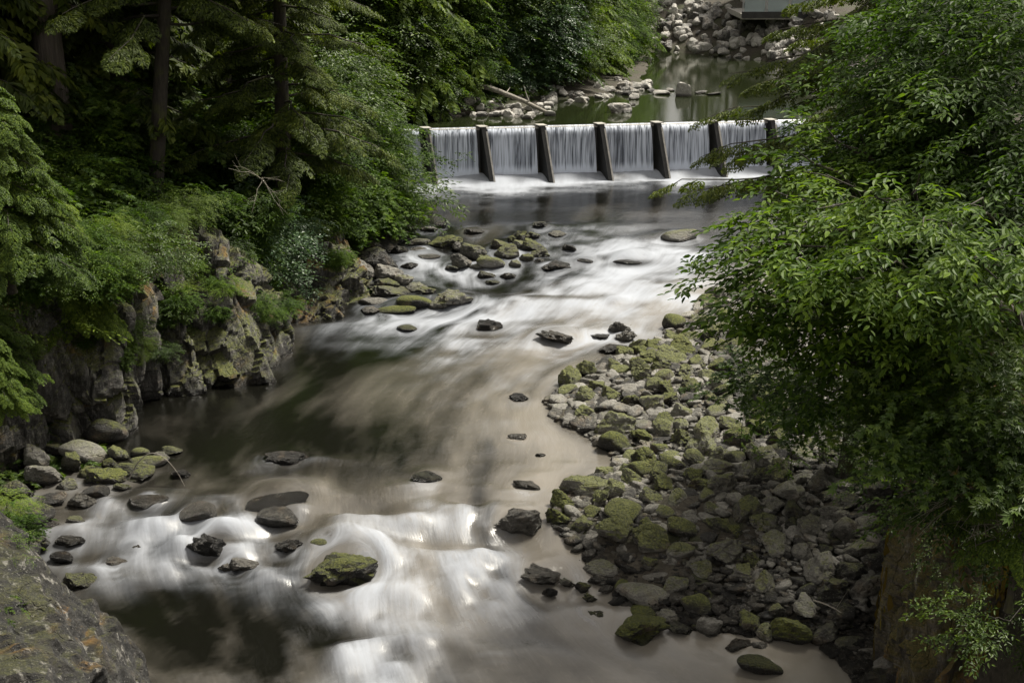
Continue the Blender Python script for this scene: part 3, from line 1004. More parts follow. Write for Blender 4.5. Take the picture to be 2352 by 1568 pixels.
_, cliffE = cliff('rock_cliff', be_, te_, M['cliff_right'], 'vertical dark cliff hung with brown moss in the bottom right corner', 0.34, 0.75, 1.2, 0.05,
                  back=[(0.3, 2, 0.2)] * 3 + [(1.5, 1.0, 0.2)] + [(2, 0.2, 0.2)] * 6, seed=63, stretch=0.25, soft=1)

# ------------------------------------------------------------------ the river: surface, flow and foam
GX0, GX1, GY0, GY1, GS = -14.0, 17.0, 12.0, 58.5, 0.1
wx = np.arange(GX0, GX1, GS)
wy = np.arange(GY0, GY1, GS)
WX, WY = np.meshgrid(wx, wy, indexing='ij')
# channel stream function on a coarse grid
cs = 0.4
cx_, cy_ = np.arange(GX0, GX1, cs), np.arange(GY0, GY1, cs)
CX, CY = np.meshgrid(cx_, cy_, indexing='ij')
lf, rt = CX < XL(CY), CX > XR(CY)
psi = np.clip((CX - XL(CY)) / (XR(CY) - XL(CY)), 0, 1)
for _ in range(1500):
    q = psi.copy()
    q[1:-1, 1:-1] = 0.25 * (psi[:-2, 1:-1] + psi[2:, 1:-1] + psi[1:-1, :-2] + psi[1:-1, 2:])
    q[:, 0] = q[:, 1]
    q[:, -1] = q[:, -2]
    q[lf] = 0
    q[rt] = 1
    psi = q


def bil(arr, x, y, x0, y0, s):
    fx = np.clip((x - x0) / s, 0, arr.shape[0] - 1.001)
    fy = np.clip((y - y0) / s, 0, arr.shape[1] - 1.001)
    i, j = fx.astype(int), fy.astype(int)
    a, b = fx - i, fy - j
    return arr[i, j] * (1 - a) * (1 - b) + arr[i + 1, j] * a * (1 - b) + arr[i, j + 1] * (1 - a) * b + arr[i + 1, j + 1] * a * b


PSI = bil(psi, WX, WY, GX0, GY0, cs) * 10.0
U0 = np.gradient(PSI, GS, axis=0)                 # speed downstream
ALONG = WY + 0.0
hump = np.zeros_like(WX)
wake = np.zeros_like(WX)
for r in all_rocks:
    if r['zone'] != 'river': continue
    x, y, a = r['c'][0], r['c'][1], r['w'] * 0.95
    if not (GX0 < x < GX1 and GY0 < y < GY1 - 2): continue
    i0, i1 = np.searchsorted(wx, [x - 7 * a, x + 7 * a])
    j0, j1 = np.searchsorted(wy, [y - 8 * a, y + 7 * a])
    sx, sy = WX[i0:i1, j0:j1] - x, WY[i0:i1, j0:j1] - y
    r2 = np.maximum(sx ** 2 + sy ** 2, a * a * 0.5)
    u = np.clip(bil(U0, np.array([x]), np.array([y]), GX0, GY0, GS)[0], 0.2, 1.4)
    PSI[i0:i1, j0:j1] -= u * a * a * sx / r2 * np.exp(-r2 / (16 * a * a))
    rap = 1.0 if (18 < y < 27 or 35.5 < y < 49) else 0.25
    if float(XR(y)) - x < 0.6 or x - float(XL(y)) < 0.3: rap *= 0.35
    hump[i0:i1, j0:j1] += rap * 0.32 * a * np.exp(-((sx / (1.15 * a)) ** 2 + ((sy - 0.75 * a) / (0.8 * a)) ** 2))
    hump[i0:i1, j0:j1] -= rap * 0.12 * a * np.exp(-((sx / (0.9 * a)) ** 2 + ((sy + 1.35 * a) / (0.9 * a)) ** 2))
    ring = np.exp(-(((np.sqrt(sx ** 2 + (sy * 0.85) ** 2) - 1.2 * a) / (0.22 * a)) ** 2)) * np.clip(0.9 - 0.6 * sy / a, 0.25, 1.2) * (0.7 + 0.3 * np.sin(sx * 3 / a + x * 7))
    wake[i0:i1, j0:j1] += rap * 1.1 * ring
VX = np.gradient(PSI, GS, axis=1)
VY = -np.gradient(PSI, GS, axis=0)
sp = np.maximum(np.hypot(VX, VY), 0.05)
VX, VY = VX / sp, VY / sp

# places where the water breaks (photo coordinates: cx, cy, rx, ry, strength)
BREAK = [
    # upper rapids
    (1470, 572, 190, 22, 1.3), (1580, 590, 120, 26, 1.2), (1500, 640, 180, 30, 1.5), (1400, 660, 140, 20, 1.0), (1560, 690, 120, 20, .7),
    (1180, 695, 110, 14, 1.6), (1270, 705, 140, 16, 1.3), (1110, 720, 60, 14, 1.4), (1060, 760, 90, 12, 0.9), (960, 735, 80, 9, .9), (1430, 560, 40, 16, 0.9),
    (1480, 606, 60, 10, 0.9), (960, 585, 60, 10, 1.2), (1000, 610, 90, 14, 1.0), (1340, 690, 90, 16, 0.9), (1450, 735, 120, 14, 0.8), (1480, 765, 60, 10, 0.8),
    (1250, 770, 130, 16, 0.8), (1050, 790, 110, 12, 0.7), (1330, 545, 90, 10, .5), (1180, 520, 140, 8, .45), (1400, 520, 160, 10, .5), (1120, 800, 120, 16, .5),
    (760, 752, 80, 7, 1.0), (840, 745, 70, 7, .7),
    # lower rapids, the lip and chutes
    (248, 1159, 26, 10, 2.2), (223, 1173, 24, 9, 1.6), (353, 1159, 30, 8, 1.8), (486, 1146, 50, 6, 1.3), (530, 1172, 14, 14, 1.5), (324, 1206, 60, 10, 1.5), (396, 1204, 50, 9, 1.5), (252, 1227, 60, 10, .9),
    (378, 1222, 60, 9, 1.1), (414, 1263, 34, 12, 1.8), (360, 1274, 50, 10, 1.2), (310, 1263, 30, 9, .9), (479, 1204, 30, 8, 1.3), (562, 1191, 34, 9, 1.7), (594, 1218, 50, 8, 1.2), (522, 1218, 40, 8, 1.1),
    (690, 1175, 30, 8, 1.2), (792, 1200, 50, 7, 1.4), (812, 1236, 44, 12, 1.7), (738, 1228, 40, 6, 1.0), (594, 1254, 30, 7, 1.1), (594, 1322, 34, 6, 1.5), (641, 1336, 44, 7, 1.3), (684, 1280, 40, 8, .9),
    (450, 1316, 50, 8, .9), (389, 1312, 40, 8, .9), (274, 1348, 50, 8, .8), (223, 1317, 24, 9, 1.0), (324, 1338, 60, 8, .7), (820, 1262, 36, 12, 1.7), (160, 1262, 40, 6, .8), (150, 1225, 40, 7, .8),
    (740, 1056, 60, 6, .9), (700, 1040, 30, 5, .7), (620, 1066, 24, 8, .9), (600, 1052, 16, 6, 1.0), (560, 1085, 50, 5, .4), (420, 1130, 60, 5, .8), (320, 1128, 30, 5, .7),
    (940, 1124, 50, 9, 1.5), (990, 1112, 50, 7, .9), (976, 1162, 40, 10, 1.3), (1041, 1180, 46, 13, 2.2), (955, 1200, 44, 13, 2.2), (915, 1208, 40, 12, 1.5), (1072, 1190, 24, 18, 2.0), (1132, 1176, 20, 16, 1.5),
    (1120, 1222, 40, 12, 1.0), (861, 1204, 50, 9, 1.5), (789, 1196, 40, 6, .8), (879, 1262, 60, 14, 1.9), (933, 1292, 80, 13, 2.2), (1041, 1285, 80, 11, 1.7), (1113, 1297, 60, 10, 1.2), (987, 1328, 100, 14, 1.1),
    (897, 1366, 70, 18, 1.1), (969, 1386, 60, 16, .7), (861, 1404, 50, 16, .8), (1167, 1346, 70, 14, .6), (800, 1500, 60, 14, .7), (850, 1488, 60, 11, 1.2), (915, 1482, 80, 11, 1.5), (990, 1490, 70, 13, .9), (1050, 1505, 60, 12, .4), (1020, 1400, 150, 60, .45), (900, 1540, 150, 40, .55), (760, 1540, 60, 30, .25), (800, 1520, 44, 18, 1.3),
    (900, 1530, 90, 24, .9), (1113, 1511, 60, 5, .7), (1060, 1560, 60, 12, .5), (850, 1580, 120, 24, 1.0), (1270, 1212, 14, 6, 1.6), (1180, 1130, 50, 5, .7), (1230, 1090, 60, 5, .5), (1100, 1120, 60, 5, .4),
    (480, 1230, 260, 50, .35), (980, 1240, 190, 60, .5), (980, 1330, 200, 50, .45), (900, 1400, 130, 40, .5), (1120, 890, 240, 50, .14), (1180, 990, 170, 50, .14), (1270, 850, 160, 30, .25), (1250, 1070, 120, 30, .2), (1600, 1540, 240, 36, .16), (1400, 1420, 120, 40, .2), (1220, 1400, 110, 60, .25), (1300, 480, 300, 20, .16),
]
brk = np.zeros_like(WX)
for (px, py, rx, ry, s) in BREAK:
    c = on_water(px, py)
    t = c[1] * CP - (c[2] - CAM_H) * SP
    ax = rx * t / FPX
    ay = ry * t / FPX / abs(ray(px, py)[2])
    brk += s * np.exp(-(((WX - c[0]) / ax) ** 2 + ((WY - c[1]) / ay) ** 2))
DARK = [(807, 1172, 50, 9), (1085, 1155, 40, 6), (1005, 1252, 70, 9), (1113, 1254, 50, 8), (202, 1278, 40, 9), (860, 1165, 60, 10), (600, 1160, 40, 7), (500, 1180, 20, 8),
        (700, 1205, 40, 6), (640, 1230, 40, 6), (520, 1250, 60, 8), (640, 1290, 40, 7), (760, 1345, 90, 8), (470, 1290, 40, 6),  (1455, 612, 60, 5), (1330, 694, 60, 4), (1230, 690, 50, 5), (1120, 775, 60, 5)]
hole = np.zeros_like(WX)  # thins foam in dark troughs; one entry is a shadow drawn this way
for (px, py, rx, ry) in DARK:
    c = on_water(px, py)
    t = c[1] * CP - (c[2] - CAM_H) * SP
    hole += np.exp(-(((WX - c[0]) / (rx * t / FPX)) ** 2 + ((WY - c[1]) / (ry * t / FPX / abs(ray(px, py)[2]))) ** 2))
hole = np.clip(hole, 0, 1)
# the foot of the weir boils white
dw = YW(WX) - WY                                     # metres downstream of the weir line
edge = 0.62 + 0.22 * fbm(np.stack([WX.ravel() * 1.1, WX.ravel() * 0, WY.ravel() * 0], 1), 3, 61).reshape(WX.shape)
brk += 4.5 * np.exp(-(np.abs(dw - 0.35) / edge) ** 2.5) * (WX > XL(WY) - 1)
src = brk * np.where(WY > 33, 0.85, 1.2) * np.where(dw < 2.5, 1.5, 1.0) + wake * 1.0
lump = fbm(np.stack([PSI.ravel() * 1.2, WY.ravel() * 0.9, np.zeros(WX.size)], 1), 3, 21).reshape(WX.shape)
src = src * np.clip(1 + 0.55 * lump, 0.2, 2)
F = src.copy()
step = 0.22
for _ in range(34):
    F = bil(F, WX - VX * step, WY - VY * step, GX0, GY0, GS) * np.exp(-step * np.where(WY < 27.5, 1.7, 0.85)) + src * step * 0.9
    F[1:-1] = F[1:-1] * 0.84 + 0.08 * (F[:-2] + F[2:])
mid = fbm(np.stack([PSI.ravel() * 1.7, WY.ravel() * 1.5, np.zeros(WX.size) + 8], 1), 4, 71).reshape(WX.shape)
FOAM = (1 - np.exp(-0.95 * F * np.clip(1 + 0.65 * mid, 0.15, 2.2))) * (1 - 0.7 * hole)
FOAM = np.maximum(FOAM, 0.16 * np.clip(mid + 0.35 * lump + 0.1, 0, 1) * (WY < 27))
# fine threads drawn out by the current: noise carried along the flow
rs_ = np.random.default_rng(4)
thr = rs_.normal(size=WX.shape)
T1 = np.zeros_like(WX)
bx, by = WX.copy(), WY.copy()
for s in range(18):
    T1 += bil(thr, bx, by, GX0, GY0, GS)
    vx, vy = bil(VX, bx, by, GX0, GY0, GS), bil(VY, bx, by, GX0, GY0, GS)
    bx, by = bx - vx * 0.09, by - vy * 0.09
T1 = T1 / T1.std()
big = fbm(np.stack([PSI.ravel() * 0.9, WY.ravel() * 0.28, np.zeros(WX.size) + 4], 1), 4, 33).reshape(WX.shape)
rapid = np.clip(FOAM * 1.3, 0, 1)
WZ = z_water(WY) + hump
WZ += 0.055 * rapid * fbm(np.stack([PSI.ravel() * 1.1, WY.ravel() * 0.9, np.zeros(WX.size)], 1), 3, 9).reshape(WX.shape)
WZ += np.minimum(brk, 2.2) * np.where(WY < 27, 0.095, 0.075) - 0.12 * hole * (WY < 27)
WZ += (WY < 27) * rapid * 0.16 * np.clip(mid, -0.6, 0.9)
WZ += 0.16 * np.exp(-((dw - 0.4) / 0.5) ** 2)
WZ += 0.006 * big
for _ in range(3):                                   # a long exposure leaves only soft forms
    WZ[1:-1, 1:-1] = 0.4 * WZ[1:-1, 1:-1] + 0.15 * (WZ[:-2, 1:-1] + WZ[2:, 1:-1] + WZ[1:-1, :-2] + WZ[1:-1, 2:])
shallow = np.clip(1 - (XR(WY) - WX) / 7.5, 0, 1)  # ramp towards the bar, widened for the pale sky sheen
silt_sheen = np.clip(-0.03 + 0.95 * shallow ** 1.2 * (0.75 + 0.5 * big) + 0.16 * big + 0.05 * T1 + (1 - smooth(25, 28, WY)) * (0.20 + 0.14 * np.clip(mid + 0.5 * big, -0.5, 1)), 0, 1)  # brown silt tone plus sky reflection painted as pale water
keep = ((WX > XL(WY) - 1.6) & (WX < XR(WY) + 1.2) & (WY < YW(WX) + 0.05))
idx = -np.ones(WX.size, int)
qf = grid_faces(len(wx), len(wy))
kk = keep.ravel()
qf = qf[kk[qf].all(1)]
used = np.unique(qf)
idx[used] = np.arange(len(used))
wv = np.stack([WX.ravel(), WY.ravel(), WZ.ravel()], 1)[used]


def water_material(name, river=True):
    k = NT(name)
    geo = k.n('ShaderNodeNewGeometry')
    pos = geo.outputs['Position']
    if river:
        at = k.n('ShaderNodeAttribute', attribute_name='foam').outputs['Fac']
        fl = k.n('ShaderNodeAttribute', attribute_name='flow').outputs['Vector']
        sl = k.n('ShaderNodeAttribute', attribute_name='silt_sheen').outputs['Fac']
        st = k.noise(k.vmul(fl, (3.2, 0.40, 1)), 1.0, 4, 0.55)
        st2 = k.noise(k.vmul(fl, (11.0, 1.1, 1)), 1.0, 4, 0.6)
        rip = k.noise(k.vmul(fl, (6.0, 3.2, 1)), 1.0, 6, 0.7, 0.8)
        s = k.math('ADD', k.math('MULTIPLY', st, 0.65), k.math('MULTIPLY', st2, 0.35))
        f = k.math('MULTIPLY', at, k.math('MULTIPLY_ADD', k.ss(s, 0.28, 0.72), 0.42, 0.74))
        f = k.ss(f, 0.06, 1.05)
        deep = k.mix(sl, (0.004, 0.004, 0.003), (0.155, 0.142, 0.122))  # pale colour holds tan shallows and the painted cream sky reflection
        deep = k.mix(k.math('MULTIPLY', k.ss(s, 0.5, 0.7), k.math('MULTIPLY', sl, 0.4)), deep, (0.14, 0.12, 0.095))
        col = k.mix(f, deep, (0.30, 0.32, 0.36))
        rough = k.mixf(f, 0.13, 0.75)
        nb = k.bump(k.math('ADD', k.math('MULTIPLY', rip, 0.9), k.math('ADD', st, k.math('MULTIPLY', st2, 0.4))), 0.16, 0.06)
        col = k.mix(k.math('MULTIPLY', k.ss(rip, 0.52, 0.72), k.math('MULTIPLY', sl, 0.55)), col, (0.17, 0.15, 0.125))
        bs = k.n('ShaderNodeBsdfPrincipled', {'Base Color': col, 'Roughness': rough, 'Normal': nb})
        bs.inputs['IOR'].default_value = 1.45
        k.put(bs.inputs['Specular IOR Level'], k.mixf(f, 0.75, 0.06))
        return k.surf(bs.outputs[0])
    n1 = k.noise(k.vmul(pos, (0.5, 2.2, 1)), 1.6, 4, 0.6)
    bs = k.n('ShaderNodeBsdfPrincipled', {'Base Color': (0.012, 0.016, 0.006), 'Roughness': 0.07, 'Normal': k.bump(n1, 0.06, 0.03)})
    bs.inputs['IOR'].default_value = 1.40
    bs.inputs['Specular IOR Level'].default_value = 0.8
    return k.surf(bs.outputs[0])


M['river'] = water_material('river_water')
M['pool'] = water_material('pool_water', False)
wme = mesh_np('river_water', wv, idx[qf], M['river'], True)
for nm, arr in (('foam', FOAM), ('silt_sheen', silt_sheen)):
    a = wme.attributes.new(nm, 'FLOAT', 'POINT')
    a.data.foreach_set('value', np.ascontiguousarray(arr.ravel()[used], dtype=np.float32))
a = wme.attributes.new('flow', 'FLOAT_VECTOR', 'POINT')
a.data.foreach_set('vector', np.ascontiguousarray(np.stack([PSI.ravel()[used], WY.ravel()[used], np.zeros(len(used))], 1).ravel(), dtype=np.float32))
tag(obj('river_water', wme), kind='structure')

# still pool behind the weir
pn = [WEIR_A + WDIR * s for s in np.linspace(-6, 34, 30)]
pv, rows = [], 24
for p in pn:
    for j in range(rows):
        y = p[1] + 0.1 + (110 - p[1]) * (j / (rows - 1)) ** 1.4
        pv.append((p[0] + (p[0] + 3) * 0.35 * j / rows, y, POOL_Z))
tag(obj('pool_water', mesh_np('pool_water', np.array(pv), grid_faces(30, rows), M['pool'], True)), kind='structure')

# ------------------------------------------------------------------ the weir
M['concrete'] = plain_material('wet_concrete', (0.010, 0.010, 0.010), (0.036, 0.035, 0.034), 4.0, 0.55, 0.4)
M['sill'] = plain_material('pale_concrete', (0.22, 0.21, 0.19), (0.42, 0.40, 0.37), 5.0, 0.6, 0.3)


def weir_pt(s, d, z):
    p = WEIR_A + WDIR * s + WNRM * d
    return np.array([p[0], p[1], z])


def weir_prism(s0, s1, prof, skew=0.0):
    """prof: (d,z) outline, swept from s0 to s1 along the weir; skew shifts s with d"""
    n = len(prof)
    v = [weir_pt(s0 + skew * d, d, z) for d, z in prof] + [weir_pt(s1 + skew * d, d, z) for d, z in prof]
    sides = np.array([[i, (i + 1) % n, n + (i + 1) % n, n + i] for i in range(n)])
    caps = np.array([list(range(n))[::-1], list(range(n, 2 * n))])
    return np.array(v), sides, caps


WLEN = 33.0
weir = tag(empty('weir', weir_pt(8, 0, 0.7)), 'low concrete weir with sloping buttresses crossing the river', 'weir')
wl = np.array(weir.location)


def weir_part(name, pr, mat):
    v, s, c = pr
    return obj(name, mesh_np(name, v - wl, [s, c], mat), weir)


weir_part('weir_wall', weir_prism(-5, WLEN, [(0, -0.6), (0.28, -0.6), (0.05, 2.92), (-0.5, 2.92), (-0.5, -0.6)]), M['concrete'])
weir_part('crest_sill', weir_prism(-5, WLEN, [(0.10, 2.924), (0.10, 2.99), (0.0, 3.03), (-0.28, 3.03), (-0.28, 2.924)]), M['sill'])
b_px = [975, 1105, 1240, 1375, 1505, 1635, 1765, 1893]
S_B = []
for px in b_px:
    a = ray(px, 290)
    # intersection of the view ray's ground track with the crest line
    M2 = np.array([[WDIR[0], -a[0]], [WDIR[1], -a[1]]])
    S_B.append(np.linalg.solve(M2, -WEIR_A[:2])[0])
sp_ = np.mean(np.diff(S_B))
S_ALL = [S_B[0] - 2 * sp_, S_B[0] - sp_] + S_B + [S_B[-1] + sp_ * k for k in (1, 2, 3, 4)]
for s in S_ALL:
    t = 0.105
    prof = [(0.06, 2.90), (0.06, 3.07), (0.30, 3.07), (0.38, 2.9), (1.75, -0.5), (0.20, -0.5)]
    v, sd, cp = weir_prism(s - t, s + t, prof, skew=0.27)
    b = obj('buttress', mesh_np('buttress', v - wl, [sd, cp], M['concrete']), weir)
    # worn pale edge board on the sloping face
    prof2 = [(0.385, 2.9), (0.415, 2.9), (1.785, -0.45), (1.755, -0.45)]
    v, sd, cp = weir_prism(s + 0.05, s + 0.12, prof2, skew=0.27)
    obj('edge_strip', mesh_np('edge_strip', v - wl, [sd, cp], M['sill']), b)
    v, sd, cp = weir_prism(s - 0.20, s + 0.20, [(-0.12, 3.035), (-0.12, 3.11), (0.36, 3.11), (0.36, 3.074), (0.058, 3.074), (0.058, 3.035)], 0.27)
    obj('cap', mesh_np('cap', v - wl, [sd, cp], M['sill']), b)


def curtain_material():
    k = NT('falling_water')
    geo = k.n('ShaderNodeNewGeometry')
    pos = geo.outputs['Position']
    p = k.vmul(pos, (1, 0.25, 0.006))
    n1 = k.noise(p, 6.0, 3, 0.6)
    n2 = k.noise(p, 24, 2, 0.5)
    pz = k.n('ShaderNodeSeparateXYZ', {0: pos}).outputs[2]
    s = k.math('ADD', k.math('MULTIPLY', n1, 0.62), k.math('MULTIPLY', n2, 0.38))
    low = k.ss(pz, 1.5, 0.75)
    s = k.math('ADD', s, k.math('MULTIPLY', low, 0.35))
    dens = k.ss(s, 0.30, 0.64)
    col = k.mix(dens, (0.17, 0.20, 0.26), (0.58, 0.63, 0.73))
    df = k.n('ShaderNodeBsdfPrincipled', {'Base Color': col, 'Roughness': 0.35})
    tr = k.n('ShaderNodeBsdfTransparent')
    ms = k.n('ShaderNodeMixShader', {0: k.mixf(dens, 0.35, 0.97), 1: tr.outputs[0], 2: df.outputs[0]})
    return k.surf(ms.outputs[0])


M['curtain'] = curtain_material()
for a, b in zip(S_ALL[:-1], S_ALL[1:]):
    nu, nv = 46, 20
    uu = np.linspace(a + 0.25, b - 0.25, nu)
    tt = np.linspace(0, 1, nv)
    pts = []
    for i, s in enumerate(uu):
        wob = 0.03 * float(vnoise(np.array([[s * 5.1, 0.3, 7.7]]), 3)[0]) + 0.02 * float(vnoise(np.array([[s * 14.1, 0.3, 7.7]]), 4)[0])
        for t in tt:
            d = 0.0 + 0.13 * min(t * 12, 1) + 0.62 * math.sqrt(t) * 0.75 + wob * t
            z = 3.045 - 2.45 * t
            pts.append(weir_pt(s + 0.10 * t, d, z))
    c = obj('water_curtain', mesh_np('water_curtain', np.array(pts), grid_faces(nu, nv), M['curtain'], True))
    tag(c, kind='structure')

# wing wall at the left end of the weir
wing = tag(empty('wing_wall', weir_pt(-2.0, 1.0, 0.7)), 'dark concrete wing wall at the left end of the weir, behind the alder', 'wall')
wgl = np.array(wing.location)
v, sd, cp = weir_prism(S_ALL[0] - 0.9, S_ALL[0] - 0.35, [(-1.5, 3.3), (3.5, 2.3), (5.0, 1.4), (5.0, -0.3), (-1.5, -0.3)])
obj('wall', mesh_np('wall', v - wgl, [sd, cp], M['concrete']), wing)
v, sd, cp = weir_prism(S_ALL[0] - 0.95, S_ALL[0] - 0.30, [(-1.55, 3.304), (-1.55, 3.42), (3.55, 2.40), (3.55, 2.284)])
obj('coping', mesh_np('coping', v - wgl, [sd, cp], M['sill']), wing)

# ------------------------------------------------------------------ viewing building on the far bank
bp = P(1702, 44, 82.5)
bld = tag(empty('hatchery_building', (bp[0], bp[1], 4.0)), 'pale concrete building with a glass-railed deck above the far riprap', 'building')
bl = np.array(bld.location)
M['glass'] = None
k = NT('deck_glass')
gl = k.n('ShaderNodeBsdfPrincipled', {'Base Color': (0.40, 0.44, 0.46), 'Roughness': 0.08})
tr = k.n('ShaderNodeBsdfTransparent', {'Color': (0.85, 0.93, 0.93)})
M['glass'] = k.surf(k.n('ShaderNodeMixShader', {0: 0.45, 1: tr.outputs[0], 2: gl.outputs[0]}).outputs[0])
M['steel'] = plain_material('grey_rail_metal', (0.28, 0.29, 0.30), (0.36, 0.37, 0.38), 8, 0.4, 0.05)
zd = bp[2]                                         # underside of the deck


def bpart(name, lo, hi, mat, parent=None):
    v, f = box_arrays(lo, hi)
    return obj(name, mesh_np(name, v, f, mat), parent or bld)


z0 = zd - bl[2]
bpart('deck_slab', (0, -0.4, z0), (4.8, 9, z0 + 0.32), M['sill'])
bpart('deck_fascia', (-0.05, -0.46, z0 + 0.08), (4.8, -0.403, z0 + 0.48), M['concrete'])
bpart('support_wall', (0.9, 3.2, -2.5), (4.4, 3.7, z0 - 0.003), M['sill'])
bpart('building_wall', (1.2, 3.0, z0 + 0.323), (4.8, 8.5, z0 + 4.2), M['sill'])
bpart('roof', (0.7, 2.0, z0 + 4.203), (5.2, 9, z0 + 4.5), M['steel'])
for i in range(2):
    w = bpart('window', (1.5 + i * 1.7, 2.95, z0 + 1.2), (2.8 + i * 1.7, 2.997, z0 + 3.2), M['steel'])
    bpart('pane', (1.6 + i * 1.7, 2.92, z0 + 1.3), (2.7 + i * 1.7, 2.947, z0 + 3.1), M['glass'], w)
rl = bpart('top_rail', (-0.03, -0.36, z0 + 1.42), (4.8, -0.28, z0 + 1.48), M['steel'])
for i in range(4):
    bpart('railing_post', (0.0 + i * 1.5, -0.35, z0 + 0.323), (0.07 + i * 1.5, -0.29, z0 + 1.417), M['steel'])
    bpart('railing_panel', (0.12 + i * 1.5, -0.33, z0 + 0.45), (min(1.45 + i * 1.5, 4.75), -0.31, z0 + 1.36), M['glass'])

# ------------------------------------------------------------------ driftwood
def log(name, a, b, r0, r1, mat, label, bend=0.1, stubs=0, seed=0):
    a, b = np.asarray(a, float), np.asarray(b, float)
    r = np.random.default_rng(seed)
    t = np.linspace(0, 1, 16)[:, None]
    pts = a + (b - a) * t
    pts[:, 2] += bend * np.sin(t[:, 0] * math.pi)
    pts += min(0.015, 0.12 * r1) * r.normal(size=pts.shape)
    root = tag(empty(name, a), label, 'log')
    rad = np.linspace(r0, r1, 16) * (1 + 0.05 * r.normal(size=16))
    v, f = tube(pts - a, rad, 10)
    n = len(v)
    caps = np.array([list(range(10))[::-1], list(range(n - 10, n))])
    obj('stem', mesh_np('stem', v, [f, caps], mat, False), root)
    for s in range(stubs):
        i = int(r.integers(2, 13))
        d = norm(r.normal(size=3) + np.array([0, 0, 0.6]))
        L = r.uniform(0.3, 0.9)
        v, f = tube(pts[i] - a + d * np.linspace(0, L, 4)[:, None], np.linspace(r1 * 0.5, r1 * 0.15, 4), 5)
        obj('branch_stub', mesh_np('branch_stub', v, f, mat, True), root)
    return root


def pool_px(px, py, dz):
    return on_plane(px, py, POOL_Z + dz)


log('fallen_log', P(1056, 184, 61.5), pool_px(1258, 259, 0.10), 0.15, 0.08, M['bark_pale'], 'long pale fallen trunk slanting from the left bank down to the pool', 0.15, 3, 1)
log('fallen_log', P(1046, 222, 60.5), pool_px(1084, 246, 0.05), 0.13, 0.10, M['bark_pale'], 'short pale log end poking down the bank left of the long trunk', 0.05, 0, 2)
log('fallen_log', P(1058, 228, 60.8), pool_px(1094, 243, 0.05), 0.09, 0.07, M['bark_pale'], 'thin log lying close behind the short pale log end', 0.05, 0, 5)
log('fallen_log', P(1012, 120, 64), P(1054, 129, 63.6), 0.12, 0.11, M['bark_pale'], 'short tan snapped trunk held up in the leaves of the far left bank', 0.02, 0, 3)
log('driftwood_stick', on_plane(1868, 1378, 0.72), on_plane(1932, 1406, 0.66), 0.016, 0.010, M['bark_pale'], 'thin pale stick lying across pebbles at the bottom right of the bar', 0.03, 1, 4)
sa = on_plane(297, 1095, 0.7)
arch = sa + np.stack([np.linspace(0, 1.15, 14), np.zeros(14), 0.75 * np.sin(np.linspace(0.15, math.pi, 14)) ** 0.8 - 0.2], 1)
v, f = tube(arch - sa, np.linspace(0.014, 0.006, 14), 5)
o = obj('bent_twig', mesh_np('bent_twig', v, f, M['bark_pale'], True), None, sa)
tag(o, 'pale thin twig arching over the mossy rocks of the left pile', 'twig')

# ------------------------------------------------------------------ foliage templates (all quads, along +X, up +Z)
def leaf_quads(full=True):
    if full:
        v = np.array([[0, 0, 0], [.28, .19, .03], [.66, .17, -.02], [1, 0, -.16], [.66, -.17, -.02], [.28, -.19, .03]], float)
        return v, np.array([[0, 3, 2, 1], [0, 5, 4, 3]])
    v = np.array([[0, 0, 0], [.5, -.26, .02], [1, 0, -.12], [.5, .26, .02]], float)
    return v, np.array([[0, 1, 2, 3]])


def lobed_quads():
    # a palmate leaf, five lobes (maple, salmonberry)
    vs, fs = [], []
    for k, a in enumerate((-1.25, -0.62, 0, 0.62, 1.25)):
        L = (0.62, 0.86, 1.0, 0.86, 0.62)[k]
        c, s = math.cos(a), math.sin(a)
        q = np.array([[0, 0, 0], [.45 * L, -.17 * L, .02], [L, 0, -.10], [.45 * L, .17 * L, .02]])
        vs.append(np.stack([q[:, 0] * c - q[:, 1] * s, q[:, 0] * s + q[:, 1] * c, q[:, 2] + 0.01 * k], 1))
        fs.append(np.array([[0, 1, 2, 3]]) + 4 * k)
    v = np.concatenate(vs)
    # share the centre so that a leaf is one island
    f = np.concatenate(fs)
    f[f % 4 == 0] = 0
    return v, f


def spray(seed, L=0.8, leaf=0.12, n=22, full=True, lobed=False, droop=0.3, subs=3):
    """a leafy twig: alternate leaves in a loose flat layer, hanging a little"""
    r = np.random.default_rng(seed)
    tv, tf = lobed_quads() if lobed else leaf_quads(full)
    org, xd, up, sc = [], [], [], []

    def run(o, d, length, m):
        for i in range(m):
            s = (i + 0.6) / m
            p = o + d * length * s + np.array([0, 0, -droop * length * s * s])
            side = 1 if i % 2 else -1
            a = r.uniform(0.6, 1.15) * side if i < m - 1 else 0
            c, sn = math.cos(a), math.sin(a)
            x = np.array([d[0] * c - d[1] * sn, d[0] * sn + d[1] * c, r.uniform(-0.42, 0.12)])
            org.append(p); xd.append(x)
            up.append(np.array([r.normal(0, 0.35), r.normal(0, 0.35), 1.0]))
            sc.append(leaf * r.uniform(0.65, 1.15))
    run(np.zeros(3), np.array([1.0, 0, 0]), L, n // (subs + 1) + 3)
    for k in range(subs):
        s = r.uniform(0.15, 0.75)
        a = r.uniform(0.5, 1.0) * (1 if k % 2 else -1)
        run(np.array([L * s, 0, -droop * L * s * s]), np.array([math.cos(a), math.sin(a), r.uniform(-0.15, 0.1)]), L * r.uniform(0.35, 0.6), n // (subs + 1))
    v, f = inst(tv, tf, np.array(org), np.array(xd), np.array(up), np.array(sc))
    # the twig itself: thin four-sided
    tw = np.stack([np.linspace(0, L, 5), np.zeros(5), -droop * L * np.linspace(0, 1, 5) ** 2], 1)
    wv_, wf = tube(tw, np.linspace(0.006, 0.002, 5) * (L / 0.8), 3)
    return np.concatenate([v, wv_]), np.concatenate([f, wf + len(v)])


